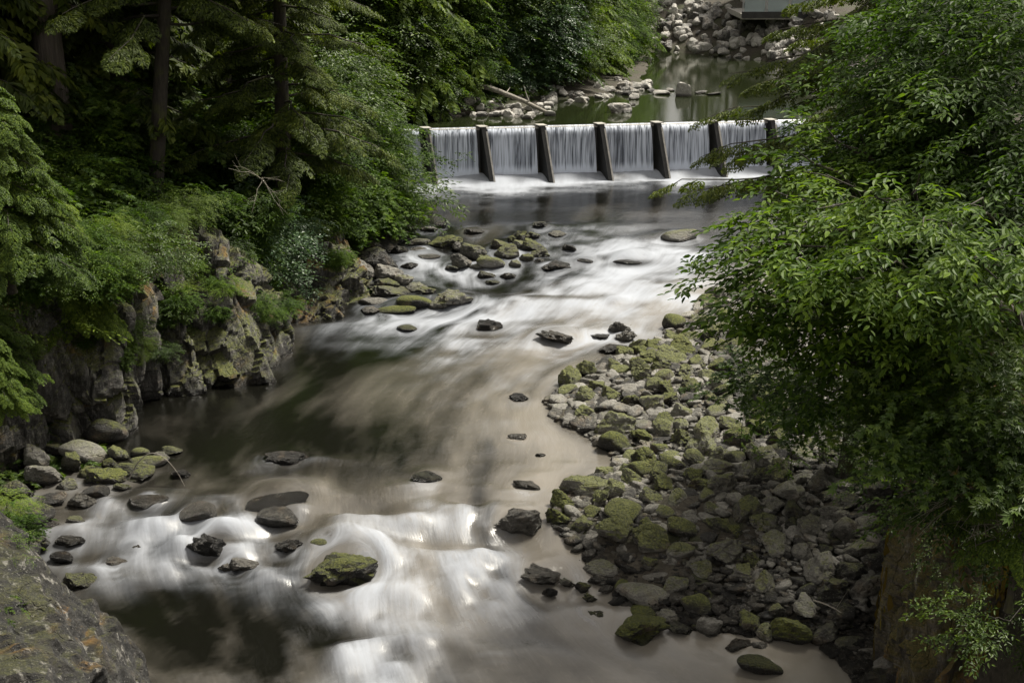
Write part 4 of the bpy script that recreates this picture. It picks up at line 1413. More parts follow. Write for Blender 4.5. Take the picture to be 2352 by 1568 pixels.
def frond(seed, n=11, width=0.42, droop=0.35, q=0.045, sub=True):
    """a flat drooping conifer spray of unit length"""
    r = np.random.default_rng(seed)
    vs, fs, c = [], [], 0

    def strip(p, d, L, w):
        nonlocal c
        d = d / np.linalg.norm(d)
        s = norm(np.cross(np.array([0, 0, 1.0]), d)) * w
        m = p + d * L * 0.5 + np.array([0, 0, 0.012])
        e = p + d * L + np.array([0, 0, -L * 0.22])
        vs.append(np.array([p - s * 0.5, m - s, e, m + s]) + r.normal(0, 0.004, (4, 3)))
        fs.append(np.array([[0, 1, 2, 3]]) + c)
        c += 4
    for i in range(n):
        s = (i + 0.5) / n
        p = np.array([s, 0, -droop * s * s + 0.03 * r.normal()])
        L = width * (1 - s) ** 0.75 * min(1, 0.45 + 3 * s) + 0.07
        for sd in (1, -1):
            a = sd * r.uniform(0.7, 1.05)
            d = np.array([math.cos(a), math.sin(a), -0.25 - 0.3 * r.random()])
            if sub and L > 0.16:
                k = 4
                for j in range(k):
                    u = (j + 0.4) / k
                    o = p + d * L * u + np.array([0, 0, -0.25 * L * u * u])
                    for sg in (1, -1):
                        b = a + sg * r.uniform(0.5, 0.9)
                        strip(o, np.array([math.cos(b), math.sin(b), -0.3]), L * 0.42 * (1.15 - u * 0.6), q * 0.55)
                strip(p + d * L * 0.6, d, L * 0.45, q * 0.6)
            else:
                strip(p, d, L, q)
    strip(np.array([0.9, 0, -droop * 0.81]), np.array([1, 0, -0.6]), 0.16, q)
    return np.concatenate(vs), np.concatenate(fs)


SPR = {
    'near': [spray(i, 0.75, 0.15, 20, True, droop=0.22) for i in range(5)],
    'mid': [spray(10 + i, 0.8, 0.13, 26, True, droop=0.3) for i in range(5)],
    'far': [spray(20 + i, 1.0, 0.15, 30, False, droop=0.3) for i in range(5)],
    'lobed': [spray(30 + i, 0.6, 0.12, 18, True, True, 0.35, 2) for i in range(5)],
    'small': [spray(40 + i, 0.6, 0.07, 34, False, droop=0.4) for i in range(5)],
}
FRD = {
    'cedar': [frond(i, 10, 0.40, 0.45, 0.055) for i in range(4)],
    'hemlock': [frond(10 + i, 11, 0.46, 0.28, 0.05) for i in range(4)],
    'far': [frond(20 + i, 8, 0.45, 0.35, 0.085, False) for i in range(4)],
}


def skeleton(acc, trunk, targets, r_tr, r_lim, seed, sag=0.15, sides=5):
    """limbs from a trunk polyline to each target, each joining the nearest limb already grown"""
    r = np.random.default_rng(seed)
    v, f = tube(trunk, np.linspace(r_tr, r_tr * 0.35, len(trunk)), 9)
    acc.add(v, f)
    nodes = [p for p in trunk[len(trunk) // 4:]]
    rad = list(np.linspace(r_tr, r_tr * 0.35, len(trunk))[len(trunk) // 4:])
    order = np.argsort([min(np.linalg.norm(t - n) for n in nodes) for t in targets])
    for i in order:
        t = targets[i]
        nn = np.array(nodes)
        d = np.linalg.norm(nn - t, axis=1) + 0.6 * np.maximum(nn[:, 2] - t[2], 0)
        j = int(np.argmin(d))
        a = nn[j]
        L = np.linalg.norm(t - a)
        if L < 0.05: continue
        k = max(4, int(L / 0.35))
        u = np.linspace(0, 1, k)[:, None]
        pts = a + (t - a) * u
        pts[:, 2] += sag * L * np.sin(u[:, 0] * math.pi)
        pts[1:-1] += r.normal(0, 0.035 * L ** 0.5, (k - 2, 3))
        ra = min(rad[j] * 0.7, r_lim)
        rr = np.linspace(ra, max(ra * 0.45, 0.005), k)
        v, f = tube(pts, rr, sides)
        acc.add(v, f)
        nodes += list(pts[1:])
        rad += list(rr[1:])


def leafy(name, root, blobs, spr, mat, bark, label, cat, per=10, scale=1.0, r_tr=0.12, r_lim=0.05, seed=0, lean=None, limbs=True, group=None, out=0.7, flat=0.55, lz=0.22):
    """blobs: (centre xyz, radii xyz, clumps)"""
    r = np.random.default_rng(seed)
    root = np.asarray(root, float)
    clumps = []
    for c, rad, m in blobs:
        c, rad = np.asarray(c, float), np.asarray(rad, float)
        d = norm(r.normal(size=(m, 3)))
        rr = r.random(m)[:, None] ** 0.45
        clumps.append(c + d * rr * rad)
    clumps = np.concatenate(clumps)
    cen = np.mean([np.asarray(b[0]) for b in blobs], axis=0)
    top = np.array([cen[0] * 0.6 + root[0] * 0.4, cen[1] * 0.6 + root[1] * 0.4, max(cen[2], root[2] + 0.8)]) if lean is None else np.asarray(lean, float)
    t = np.linspace(0, 1, 10)[:, None]
    trunk = root + (top - root) * t + np.concatenate([r.normal(0, 0.04, (10, 2)) * t, np.zeros((10, 1))], 1)
    trunk[0, 2] -= 0.5
    e = tag(empty(name, root), label, cat, group)
    acc = Acc()
    skeleton(acc, trunk - root, clumps - root, r_tr, r_lim, seed + 1)
    obj('trunk', acc.mesh('trunk', bark, True), e)
    n = len(clumps) * per
    ci = np.repeat(np.arange(len(clumps)), per)
    off = r.normal(0, 1, (n, 3)) * np.array([0.42, 0.42, lz]) * scale
    org = clumps[ci] + off
    axis = np.stack([np.full(n, trunk[-1][0]), np.full(n, trunk[-1][1]), np.zeros(n)], 1)
    xd = norm((org - axis) * np.array([1, 1, 0])) * out + norm(off * np.array([1, 1, 0.3])) * 0.8 + r.normal(0, 0.35, (n, 3)) * np.array([1, 1, 0.4])
    xd[:, 2] -= 0.12
    up = np.stack([r.normal(0, flat * 0.6, n), r.normal(0, flat * 0.6, n), np.ones(n)], 1)
    ca = Acc()
    pick = r.integers(0, len(spr), n)
    for k in range(len(spr)):
        m = pick == k
        if m.any():
            v, f = inst(spr[k][0], spr[k][1], org[m] - root, xd[m], up[m], scale * r.uniform(0.75, 1.2, m.sum()))
            ca.add(v, f)
    obj('crown', ca.mesh('crown', mat, False), e)
    return e


def conifer(name, root, H, first, reach, limbs, frd, mat, bark, label, cat, seed=0, droop=0.35, r_tr=0.25, fs=1.0, per=8, group=None, top_taper=0.8, lean=(0, 0)):
    r = np.random.default_rng(seed)
    root = np.asarray(root, float)
    e = tag(empty(name, root), label, cat, group)
    t = np.linspace(0, 1, 14)
    trunk = np.stack([lean[0] * t, lean[1] * t, -0.6 + (H + 0.6) * t], 1)
    acc = Acc()
    rad = r_tr * (1 - 0.9 * t) + 0.02
    rad[0] *= 1.5
    acc.add(*tube(trunk, rad, 12))
    org, xd, up, sc = [], [], [], []
    for i in range(limbs):
        hf = (i + r.random()) / limbs
        h = first + (H - first) * hf ** 1.05
        L = reach * (1 - hf) ** top_taper * r.uniform(0.7, 1.15) + 0.25
        az = i * 2.399 + r.normal(0, 0.3)
        d = np.array([math.cos(az), math.sin(az), 0])
        k = 7
        u = np.linspace(0, 1, k)
        base = np.array([lean[0] * h / H, lean[1] * h / H, h])
        pts = base + d[None] * (L * u)[:, None] + np.array([0, 0, 1.0])[None] * (0.12 * L * u - droop * L * u * u)[:, None]
        pts[1:] += r.normal(0, 0.03 * L, (k - 1, 3)) * np.array([1, 1, 0.5])
        acc.add(*tube(pts, np.linspace(0.035 * (1 - hf) + 0.012, 0.006, k) * (0.5 + r_tr * 2), 4))
        for j in range(per):
            w = 0.22 + 0.78 * (j + r.random() * 0.6) / per
            p = np.array([np.interp(w, u, pts[:, c]) for c in range(3)])
            sd = 1 if j % 2 else -1
            a = az + sd * r.uniform(0.35, 1.0) * (1 - 0.5 * w) if j < per - 1 else az
            org.append(p)
            xd.append([math.cos(a), math.sin(a), -0.15 - droop * 0.8 * w])
            up.append([r.normal(0, 0.2), r.normal(0, 0.2), 1.0])
            sc.append(fs * (0.55 + 0.5 * (1 - w)) * (0.55 + 0.45 * (1 - hf)) * r.uniform(0.8, 1.2))
    obj('trunk', acc.mesh('trunk', bark, True), e)
    org, xd, up, sc = map(np.array, (org, xd, up, sc))
    ca = Acc()
    pick = r.integers(0, len(frd), len(org))
    for k_ in range(len(frd)):
        m = pick == k_
        v, f = inst(frd[k_][0], frd[k_][1], org[m], xd[m], up[m], sc[m])
        ca.add(v, f)
    obj('crown', ca.mesh('crown', mat, False), e)
    return e


def blob(px, py, t, rx, ry, depth, m):
    return (P(px, py, t), (rx * t / FPX, depth, ry * t / FPX), m)


# ------------------------------------------------------------------ right bank, near the bridge
def armed(name, root, hub, tips, spr, mat, bark, label, cat, per=40, scale=1.0, r_tr=0.15, seed=0, wide=0.34, inner=0.3):
    """a tree of long arching arms, each carrying flat layers of sprays"""
    r = np.random.default_rng(seed)
    root, hub = np.asarray(root, float), np.asarray(hub, float)
    e = tag(empty(name, root), label, cat)
    acc = Acc()
    t = np.linspace(0, 1, 10)[:, None]
    tr = root + (hub - root) * t + np.array([0, 0, 1.0]) * 0.25 * np.sin(t * math.pi)
    acc.add(*tube(tr - root, np.linspace(r_tr, r_tr * 0.5, 10), 9))
    org, xd, up, sc = [], [], [], []
    for tip in tips:
        tip = np.asarray(tip, float)
        s0 = r.uniform(0.45, 1.0)
        a = root + (hub - root) * s0
        L = np.linalg.norm(tip - a)
        k = 12
        u = np.linspace(0, 1, k)[:, None]
        pts = a + (tip - a) * u
        pts[:, 2] += r.uniform(-0.06, 0.16) * L * np.sin(u[:, 0] * math.pi)
        pts[1:-1] += r.normal(0, 0.03 * L ** 0.5, (k - 2, 3))
        acc.add(*tube(pts - root, np.linspace(r_tr * 0.28, 0.007, k), 5))
        m = int(per * (0.4 + L / 6))
        for i in range(m):
            w = inner + (1.0 - inner) * r.random() ** 0.75
            p = np.array([np.interp(w, u[:, 0], pts[:, c]) for c in range(3)])
            d = norm((tip - a) * np.array([1, 1, 0.35]))
            side = np.array([-d[1], d[0], 0])
            sd = 1 if r.random() < 0.5 else -1
            ll = abs(r.normal(0, wide * (1.15 - 0.8 * w) * L * 0.35)) + 0.02
            org.append(p + side * sd * ll + d * ll * 0.5 + np.array([0, 0, r.normal(0, 0.07) - 0.12 * ll]) - root)
            xd.append(d * r.uniform(0.4, 1.0) + side * sd * r.uniform(0.1, 0.8) + np.array([0, 0, r.uniform(-0.35, 0.0)]))
            up.append([r.normal(0, 0.22), r.normal(0, 0.22), 1.0])
            sc.append(scale * r.uniform(0.7, 1.15))
            if i % 7 == 0 and ll > 0.15:
                acc.add(*tube(np.stack([p, p + side * sd * ll * 0.55 + d * ll * 0.25 + [0, 0, 0.02], p + side * sd * ll + d * ll * 0.5]) - root, [0.010, 0.007, 0.004], 4))
    obj('trunk', acc.mesh('trunk', bark, True), e)
    org, xd, up, sc = map(np.array, (org, xd, up, sc))
    ca = Acc()
    pick = r.integers(0, len(spr), len(org))
    for k in range(len(spr)):
        m = pick == k
        ca.add(*inst(spr[k][0], spr[k][1], org[m], xd[m], up[m], sc[m]))
    obj('crown', ca.mesh('crown', mat, False), e)
    return e


TIPS = [(1675, 585, 15.5), (1690, 650, 15.4), (1715, 700, 15.4), (1745, 505, 15.6), (1780, 440, 15.8), (1835, 350, 16.2), (1895, 290, 16.6), (1960, 280, 17), (1925, 330, 16.6), (1960, 420, 15.2),
        (1875, 480, 15.0), (1795, 560, 14.6), (1900, 620, 14.2), (2000, 560, 13.8), (2120, 520, 13.6), (2230, 470, 13.6), (2330, 560, 13.2), (2170, 620, 13.4), (2060, 690, 14.0), (1950, 730, 14.6),
        (1875, 760, 15.2), (1785, 770, 15.9), (1875, 880, 16.6), (1825, 930, 17), (1910, 820, 15.6), (2010, 450, 14.6), (2110, 400, 14.8), (1900, 530, 14.8), (1725, 620, 15.0), (1715, 730, 15.8),
        (1745, 545, 15.2), (2290, 640, 13.6), (2380, 500, 13.4), (1715, 600, 15.0), (1825, 650, 14.6), (1895, 400, 15.6), (2120, 730, 14.2), (2060, 600, 13.6), (1960, 640, 14.0)]
armed('cherry_tree', (9.4, 18.4, 4.9), P(2090, 620, 16.4), [P(*q) for q in TIPS], SPR['near'], M['cherry'], M['bark_dark'], 'big broad-leaved tree leaning over the stone bar from the right bank', 'tree',
      per=23, scale=0.82, r_tr=0.17, seed=1)
leafy('alder_tree', (10.6, 20.5, 4.9), [blob(2200, 240, 17.0, 220, 230, 1.5, 90), blob(2150, 330, 18.0, 120, 130, 1.2, 32), blob(2330, 420, 16.0, 160, 160, 1.2, 36), blob(2140, 100, 19.0, 120, 140, 1.0, 28),
                                        blob(2300, 20, 17.0, 200, 140, 1.5, 36), blob(2120, 480, 18.5, 160, 100, 1.2, 22)], 
      SPR['mid'], M['alder'], M['bark_dark'], 'dense dark green alder filling the upper right corner', 'tree', per=8, scale=0.8, r_tr=0.2, r_lim=0.06, seed=2, lz=0.09)
conifer('hemlock_tree', (7.1, 24.8, 1.0), 14.0, 5.8, 4.0, 74, FRD['hemlock'], M['conifer'], M['bark_dark'],
        'dark hemlock with drooping sprays over the pool end, behind the right-hand broad-leaved tree', 'tree', 3, 0.25, 0.16, 1.0, 9)
conifer('hemlock_tree', (6.9, 20.6, 4.3), 6.0, 1.2, 2.4, 34, FRD['hemlock'], M['conifer'], M['bark_dark'],
        'small hemlock whose feathery tips show among the broad leaves at mid right', 'tree', 31, 0.3, 0.07, 0.8, 8)
leafy('vine_maple', (8.2, 18.2, 4.8), [blob(2230, 900, 14.6, 150, 160, 0.8, 40), blob(2160, 980, 16.0, 90, 110, 0.6, 20), blob(2300, 1030, 14.4, 100, 90, 0.6, 16), blob(2130, 830, 16.4, 90, 80, 0.6, 14)],
      SPR['lobed'], M['understory'], M['bark_dark'], 'shaded vine maple with lobed leaves on the right cliff top', 'shrub', per=6, scale=0.8, r_tr=0.05, r_lim=0.025, seed=4)
leafy('cliff_shrub', (8.0, 17.4, 3.6), [blob(2210, 1130, 16.2, 90, 60, 0.5, 12), blob(2110, 1130, 17.6, 40, 50, 0.3, 6), blob(2330, 1230, 15.2, 50, 60, 0.4, 6)],
      SPR['mid'], M['understory'], M['bark_dark'], 'leafy shrub hanging over the rim of the mossy right cliff', 'shrub', per=5, scale=0.65, r_tr=0.04, r_lim=0.02, seed=5)
leafy('cliff_shrub', (9.2, 16.4, 1.6), [blob(2320, 1400, 16.2, 40, 60, 0.2, 6), blob(2230, 1440, 16.6, 30, 40, 0.2, 4)],
      SPR['mid'], M['understory'], M['bark_dark'], 'light green sprig growing out of the right cliff face near its foot', 'shrub', per=4, scale=0.55, r_tr=0.025, r_lim=0.012, seed=6)
conifer('young_hemlock', P(2345, 1190, 14.6) - np.array([0, 0, 0.6]), 1.6, 0.2, 1.0, 22, FRD['hemlock'], M['cedar'], M['bark_dark'], 'bright young hemlock tuft at the right edge above the mossy cliff', 'shrub', 8, 0.3, 0.02, 0.5, 6)
leafy('bar_sapling', on_plane(2030, 1010, 1.0), [blob(2035, 850, 26, 60, 110, 0.5, 22), blob(1985, 940, 27, 60, 70, 0.5, 12)],
      SPR['small'], M['cedar'], M['bark_dark'], 'yellow-green sapling lit at the back edge of the stone bar', 'shrub', per=6, scale=0.8, r_tr=0.03, r_lim=0.012, seed=7)
leafy('bar_sapling', on_plane(1990, 1080, 0.9), [blob(1990, 1000, 25.0, 60, 80, 0.4, 18)],
      SPR['small'], M['understory'], M['bark_dark'], 'small-leaved dark shrub against the cliff beside the sunlit sapling', 'shrub', per=6, scale=0.7, r_tr=0.03, r_lim=0.012, seed=9)
leafy('bar_shrub', on_plane(1840, 960, 0.8), [blob(1840, 900, 26, 110, 60, 0.6, 16), blob(1760, 860, 28, 80, 40, 0.6, 10)],
      SPR['lobed'], M['understory'], M['bark_dark'], 'low leafy shrub growing among the stones under the overhanging tree', 'shrub', per=5, scale=1.0, r_tr=0.03, r_lim=0.012, seed=12)
for i, (px, py, lb) in enumerate([(1815, 1085, 'tiny seedling with a few bright leaves between stones in mid bar'), (1700, 1030, 'thin seedling rising from the stones left of the bar shrub'), (1880, 1070, 'small sprout below the bar shrub on the stones')]):
    b = on_plane(px, py, 0.75)
    leafy('seedling', b, [(b + np.array([0, 0, 0.3]), (0.2, 0.2, 0.2), 3)], SPR['lobed'], M['cherry'], M['bark_dark'], lb, 'seedling', per=3, scale=0.5, r_tr=0.012, r_lim=0.006, seed=60 + i)


leafy('cliff_fern', (6.75, 17.45, 2.5), [((6.65, 17.2, 2.6), (0.25, 0.15, 0.2), 6)], SPR['small'], M['understory'], M['bark_dark'], 'tiny fern clinging to the outer edge of the right cliff', 'fern', per=4, scale=0.5, r_tr=0.012, r_lim=0.008, seed=14)
leafy('cliff_fern', (8.4, 16.6, 2.3), [((8.3, 16.3, 2.4), (0.4, 0.2, 0.25), 9)], SPR['lobed'], M['understory'], M['bark_dark'], 'leafy tuft halfway down the face of the right cliff', 'fern', per=4, scale=0.5, r_tr=0.012, r_lim=0.008, seed=15)
for i, (pos, rr, lb) in enumerate([((7.15, 17.4, 3.7), (0.45, 0.2, 0.5), 'leafy spray trailing over the outer edge of the right cliff rim'), ((8.9, 16.5, 3.4), (0.6, 0.2, 0.5), 'dark leafy curtain hanging on the upper face of the right cliff'),
                                  ((7.5, 17.0, 1.9), (0.3, 0.15, 0.3), 'small sprig low on the mossy right cliff near its edge')]):
    leafy('hanging_plant', pos, [(np.array(pos) + [0, -0.15, 0], rr, (14, 20, 6)[i])], SPR['mid'] if i != 1 else SPR['lobed'], M['understory'], M['bark_dark'], lb, 'shrub', per=4, scale=0.5, r_tr=0.012, r_lim=0.008, seed=90 + i)
leafy('outcrop_plant', (-8.6, 19.0, 1.95), [((-8.6, 19.0, 2.1), (0.5, 0.4, 0.12), 10)], SPR['small'], M['cedar'], M['bark_dark'], 'low fern patch on the mossy ledge of the near left outcrop', 'fern', per=4, scale=0.45, r_tr=0.012, r_lim=0.008, seed=16)
leafy('outcrop_plant', (-8.0, 17.6, 1.7), [((-8.0, 17.6, 1.8), (0.3, 0.3, 0.1), 5)], SPR['lobed'], M['cedar'], M['bark_dark'], 'small green tuft at the left frame edge on the near outcrop', 'fern', per=4, scale=0.4, r_tr=0.012, r_lim=0.008, seed=17)


def bare_bush(name, root, n, L, label, seed, bias=(0, 0, 0.2)):
    r = np.random.default_rng(seed)
    root = np.asarray(root, float)
    acc = Acc()
    for i in range(n):
        d = norm(r.normal(size=3) * np.array([1, 0.6, 0.6]) + np.array(bias))
        ln = L * r.uniform(0.5, 1.1)
        u = np.linspace(0, 1, 8)[:, None]
        pts = d * ln * u + np.cumsum(r.normal(0, 0.022, (8, 3)), 0) * ln
        pts[:, 2] -= 0.18 * ln * u[:, 0] ** 2
        acc.add(*tube(pts, np.linspace(0.010, 0.003, 8), 4))
        for j in range(3):
            k = int(r.integers(2, 7))
            d2 = norm(d + r.normal(0, 0.6, 3))
            acc.add(*tube(pts[k] + d2 * np.linspace(0, ln * 0.4, 4)[:, None], np.linspace(0.005, 0.002, 4), 3))
    o = obj(name, acc.mesh(name, M['twig'], True), None, root)
    return tag(o, label, 'dead branches')


bare_bush('dead_branches', P(2260, 1110, 14.9), 14, 1.0, 'tangle of bare grey twigs in front of the right cliff rim', 1, (-0.5, -0.3, -0.1))
bare_bush('dead_branches', P(2330, 1200, 14.6), 10, 0.8, 'bare drooping twigs beside the young hemlock tuft at right edge', 2, (-0.6, -0.2, -0.3))
bare_bush('dead_branches', P(600, 410, 33.5), 6, 1.0, 'pale forked dead branches in the understory above the rock spur', 3, (0.8, -0.4, 0.2))
# moss hanging on the cliff face
r = np.random.default_rng(5)
acc = Acc()
nuE, nvE = cliffE.shape[:2]
for i in range(7000):
    u = int(r.integers(int(nuE * 0.02), int(nuE * 0.5)))
    v_ = int(r.integers(10, nvE - 20))
    p = cliffE[u, v_]
    if r.random() > 0.30 + 1.2 * float(vnoise(np.array([[p[0] * 1.3, p[1] * 1.3, p[2] * 0.2]]), 8)[0]): continue
    L = r.uniform(0.12, 0.5)
    w = r.uniform(0.006, 0.017)
    o_ = np.array([-0.03, -0.05, 0]) * r.uniform(0.5, 1.5)
    a = p + o_
    sx = np.array([w, r.normal(0, w), 0])
    q = np.array([a - sx, a + sx, a + sx * 0.8 + [r.normal(0, .03), -0.02, -L * 0.6], a - sx * 0.8 + [r.normal(0, .03), -0.02, -L * 0.6]])
    e_ = a + np.array([r.normal(0, 0.03), -0.01, -L])
    acc.add(np.concatenate([q, [e_ - sx * 0.2, e_ + sx * 0.2]]), np.array([[0, 1, 2, 3], [3, 2, 5, 4]]))
M['moss'] = leaf_material('hanging_moss', ((0.04, 0.03, 0.008), (0.13, 0.092, 0.02), (0.20, 0.18, 0.03)), 0.2, 0.8, 0.1)
tag(obj('hanging_moss', acc.mesh('hanging_moss', M['moss'])), 'brown strands of moss hanging down the right cliff face', 'moss', kind='stuff')

# ------------------------------------------------------------------ left bank
gp = lambda x, y: (x, y, float(ground_z(x, y)))
b = P(128, 262, 37)
conifer('cedar_tree', (b[0], b[1], float(ground_z(b[0], b[1])) - 0.2), 24, 6.5, 4.6, 80, FRD['far'], M['conifer'], M['bark_cedar'],
        'old cedar with a thick bare furrowed trunk at the upper left', 'tree', 41, 0.4, 0.46, 1.5, 8)
b = P(330, 300, 38)
conifer('hemlock_tree', (b[0], b[1], float(ground_z(b[0], b[1])) - 0.2), 22, 5.6, 3.9, 84, FRD['hemlock'], M['conifer'], M['bark_dark'],
        'leaning hemlock with broad yellow-green fans right of the old cedar', 'tree', 42, 0.3, 0.24, 1.35, 9, lean=(3.2, -0.5))
b = P(640, 400, 41)
hem = conifer('hemlock_tree', (b[0], b[1], float(ground_z(b[0], b[1])) - 0.2), 20, 4.6, 3.5, 84, FRD['hemlock'], M['conifer'], M['bark_dark'],
              'mossy-limbed hemlock hanging over the bank left of the alder', 'tree', 43, 0.32, 0.3, 1.3, 9, lean=(0.8, -0.6))
b = P(520, 330, 46)
dup(hem, gp(b[0], b[1]), 2.1, 1.05, 'hemlock half hidden behind the two front hemlocks on the left slope')
ced = conifer('young_cedar', P(15, 610, 27), 3.9, 0.3, 1.7, 60, FRD['cedar'], M['cedar'], M['bark_dark'],
              'bright feathery young cedar at the left edge in front of the old cedar', 'tree', 44, 0.4, 0.09, 0.95, 8)
for (px, py, t, s, lb) in [(150, 560, 30, 0.75, 'shorter young cedar on the cliff top right of the feathery one'),
                           (-10, 830, 25.5, 0.42, 'small young cedar hanging low over the left cliff face'), (-60, 700, 26.5, 0.7, 'young cedar at the left edge just above the low hanging one')]:
    b = P(px, py, t)
    dup(ced, (b[0], b[1], b[2] - 2.6 * s), rng.uniform(0, 6.28), s, lb)
leafy('alder_tree', gp(-7.6, 50.0), [blob(760, 290, 48.5, 100, 110, 2.0, 50), blob(850, 330, 47.5, 50, 60, 1.0, 11), blob(925, 360, 47, 50, 16, 0.3, 5), blob(900, 295, 48, 60, 10, 0.3, 5), blob(800, 430, 47, 100, 80, 1.5, 34),
                                     blob(860, 470, 46.5, 55, 50, 0.8, 12), blob(740, 210, 49.5, 110, 100, 2.0, 36), blob(720, 440, 46, 80, 70, 1.2, 20)],
      SPR['far'], M['alder'], M['bark_dark'], 'pale green alder leaning over the left end of the weir', 'tree', per=9, scale=0.85, r_tr=0.16, r_lim=0.07, seed=45)
# understory shrubs on the left slope, five kinds copied about
kinds = [('understory_shrub', SPR['lobed'], M['understory'], 1.1), ('understory_shrub', SPR['mid'], M['understory'], 1.2), ('understory_shrub', SPR['mid'], M['alder'], 1.0),
         ('understory_shrub', SPR['small'], M['cedar'], 1.1), ('understory_shrub', SPR['lobed'], M['cherry'], 0.9)]
KLAB = ['dark lobed-leaf shrub', 'dark oval-leaf shrub', 'grey-green shrub', 'yellow-green fine-leaved shrub', 'bright lobed-leaf shrub']
protos = []
shrubs = []
spots = []
tries = 0
while len(spots) < 92 and tries < 4000:
    tries += 1
    y = rng.uniform(22, 55)
    d = rng.uniform(1.5, 8.5) if y < 43 else rng.uniform(0.6, 8)
    x = float(XS(y) if y < 45 else XL(y)) - d - 0.6
    px, py, dep = project((x, y, float(ground_z(x, y))))
    if px < -250: continue
    if all((x - a) ** 2 + (y - b_) ** 2 > 1.15 ** 2 for a, b_ in spots):
        spots.append((x, y))
for i, (x, y) in enumerate(spots):
    k = i % 5
    z = float(ground_z(x, y)) - 0.1
    s = rng.uniform(0.85, 1.6)
    if i < 5:
        nm, spq, mt, R0 = kinds[k]
        e = leafy(nm, (x, y, z), [((x, y, z + 0.75), (R0, R0, 0.75), 34)], spq, mt, M['bark_dark'], None, 'shrub', per=7, scale=1.0, r_tr=0.03, r_lim=0.015, seed=70 + i)
        protos.append(e)
    else:
        e = dup(protos[k], (x, y, z), rng.uniform(0, 6.28), s)
    shrubs.append((e, k, x, y, z, 'left'))
# shrubs spilling over the cliff rim
for (px, py, t) in [(100, 640, 28.6), (200, 600, 29.8), (270, 590, 30.3), (330, 570, 31.3), (390, 500, 33.5), (430, 470, 35), (500, 470, 36), (560, 470, 38), (690, 510, 41.6), (650, 480, 41), (745, 510, 43.6),
                    (180, 540, 30.5), (260, 520, 31.5), (330, 500, 33), (40, 650, 28), (250, 650, 29.8), (720, 480, 44), (800, 480, 45.5), (600, 470, 38), (15, 1160, 23.5), (20, 1215, 22.6)]:
    b = P(px, py, t)
    k = int(rng.integers(5))
    s = rng.uniform(0.4, 0.7) if py < 1000 else 0.35
    shrubs.append((dup(protos[k], (b[0], b[1], b[2] - 0.7 * s), rng.uniform(0, 6.28), s), k, b[0], b[1], b[2], 'rim'))

# little plants rooted in the cracks of the left cliffs
for arr, n_, zone_ in ((cliffA, 14, 'a'), (cliffB, 14, 'b'), (cliffC, 5, 'c')):
    nu_, nv_ = arr.shape[:2]
    for i in range(n_):
        q = arr[int(rng.integers(int(nu_ * (0.25 if zone_ == 'a' else 0.05)), nu_ - 4)), int(rng.integers(int(nv_ * 0.42), int(nv_ * 0.78)))]
        k = int(rng.integers(5))
        sc_ = rng.uniform(0.18, 0.36)
        shrubs.append((dup(protos[k], (q[0], q[1], q[2] - 0.15), rng.uniform(0, 6.28), sc_), k, q[0], q[1], q[2], 'cliff'))

# dark conifers up the left slope and behind
dark = conifer('forest_conifer', gp(-15.5, 44), 19, 1.2, 3.6, 90, FRD['far'], M['conifer'], M['bark_dark'], None, 'tree', 46, 0.38, 0.3, 1.5, 8)
forest = [(dark, -15.5, 44)]
spots = [(-15.5, 44)]
tries = 0
while len(spots) < 46 and tries < 3000:
    tries += 1
    y = rng.uniform(27, 64)
    x = float(XL(min(y, 54))) - rng.uniform(6.5, 26)
    px, py, dep = project((x, y, float(ground_z(x, y))))
    if px < -700: continue
    if y < 40 and px > -60 and x > -15.5: continue
    if all((x - a) ** 2 + (y - b_) ** 2 > 2.6 ** 2 for a, b_ in spots):
        spots.append((x, y))
        forest.append((dup(dark, gp(x, y), rng.uniform(0, 6.28), rng.uniform(0.75, 1.2)), x, y))

# far left bank behind the weir
def bank_tree(seed, mat, spr_, R0, H):
    return leafy('bank_tree', (0, 0, 0), [((0, 0, H * 0.55), (R0, R0, H * 0.45), 110), ((0.4, -0.5, H * 0.2), (R0 * 0.9, R0 * 0.9, H * 0.22), 40)], spr_, mat, M['bark_dark'], None, 'tree', per=8, scale=1.05,
                 r_tr=0.13, r_lim=0.05, seed=seed)


bt = [bank_tree(81, M['alder'], SPR['far'], 1.9, 6.0), bank_tree(82, M['willow'], SPR['far'], 2.1, 4.6), bank_tree(83, M['understory'], SPR['far'], 2.0, 6.5)]
btc = conifer('bank_conifer', (0, 0, 0), 12, 0.3, 2.8, 90, FRD['far'], M['cedar'], M['bark_dark'], None, 'tree', 84, 0.4, 0.2, 1.3, 8)
bank = []
used_p = set()
lay = [  # photo foot of each tree, kind
    (940, 248, 2, .8), (985, 232, 0, .7), (925, 232, 3, 1.0), (1045, 190, 0, .8), (1090, 185, 1, .7), (1150, 180, 3, .7), (1205, 178, 1, 1.0), (1250, 172, 1, .8), (1295, 164, 3, .65), (1340, 158, 3, .75),
    (1375, 148, 0, .7), (1400, 138, 0, .7), (1360, 150, 3, .9), (930, 212, 3, 1.2), (1010, 185, 3, 1.0), (1080, 165, 2, 1.0), (1150, 160, 2, 1.1), (1220, 155, 0, 1.1), (1285, 146, 2, 1.0), (1340, 136, 3, 1.0),
    (1400, 124, 0, .9), (880, 200, 3, 1.2), (820, 190, 2, 1.3), (980, 150, 3, 1.3), (1070, 135, 2, 1.3), (1190, 132, 3, 1.3), (1290, 122, 3, 1.2), (760, 150, 3, 1.3), (870, 120, 2, 1.4), (700, 160, 2, 1.3),
    (1425, 118, 0, .8), (930, 130, 3, 1.4), (1130, 105, 3, 1.4), (1370, 108, 3, 1.3), (1425, 100, 2, 1.0)]
BL = ['leafy green bank tree', 'blue-green rounded bank tree', 'dark broad-leaved bank tree', 'light green feathery bank conifer']
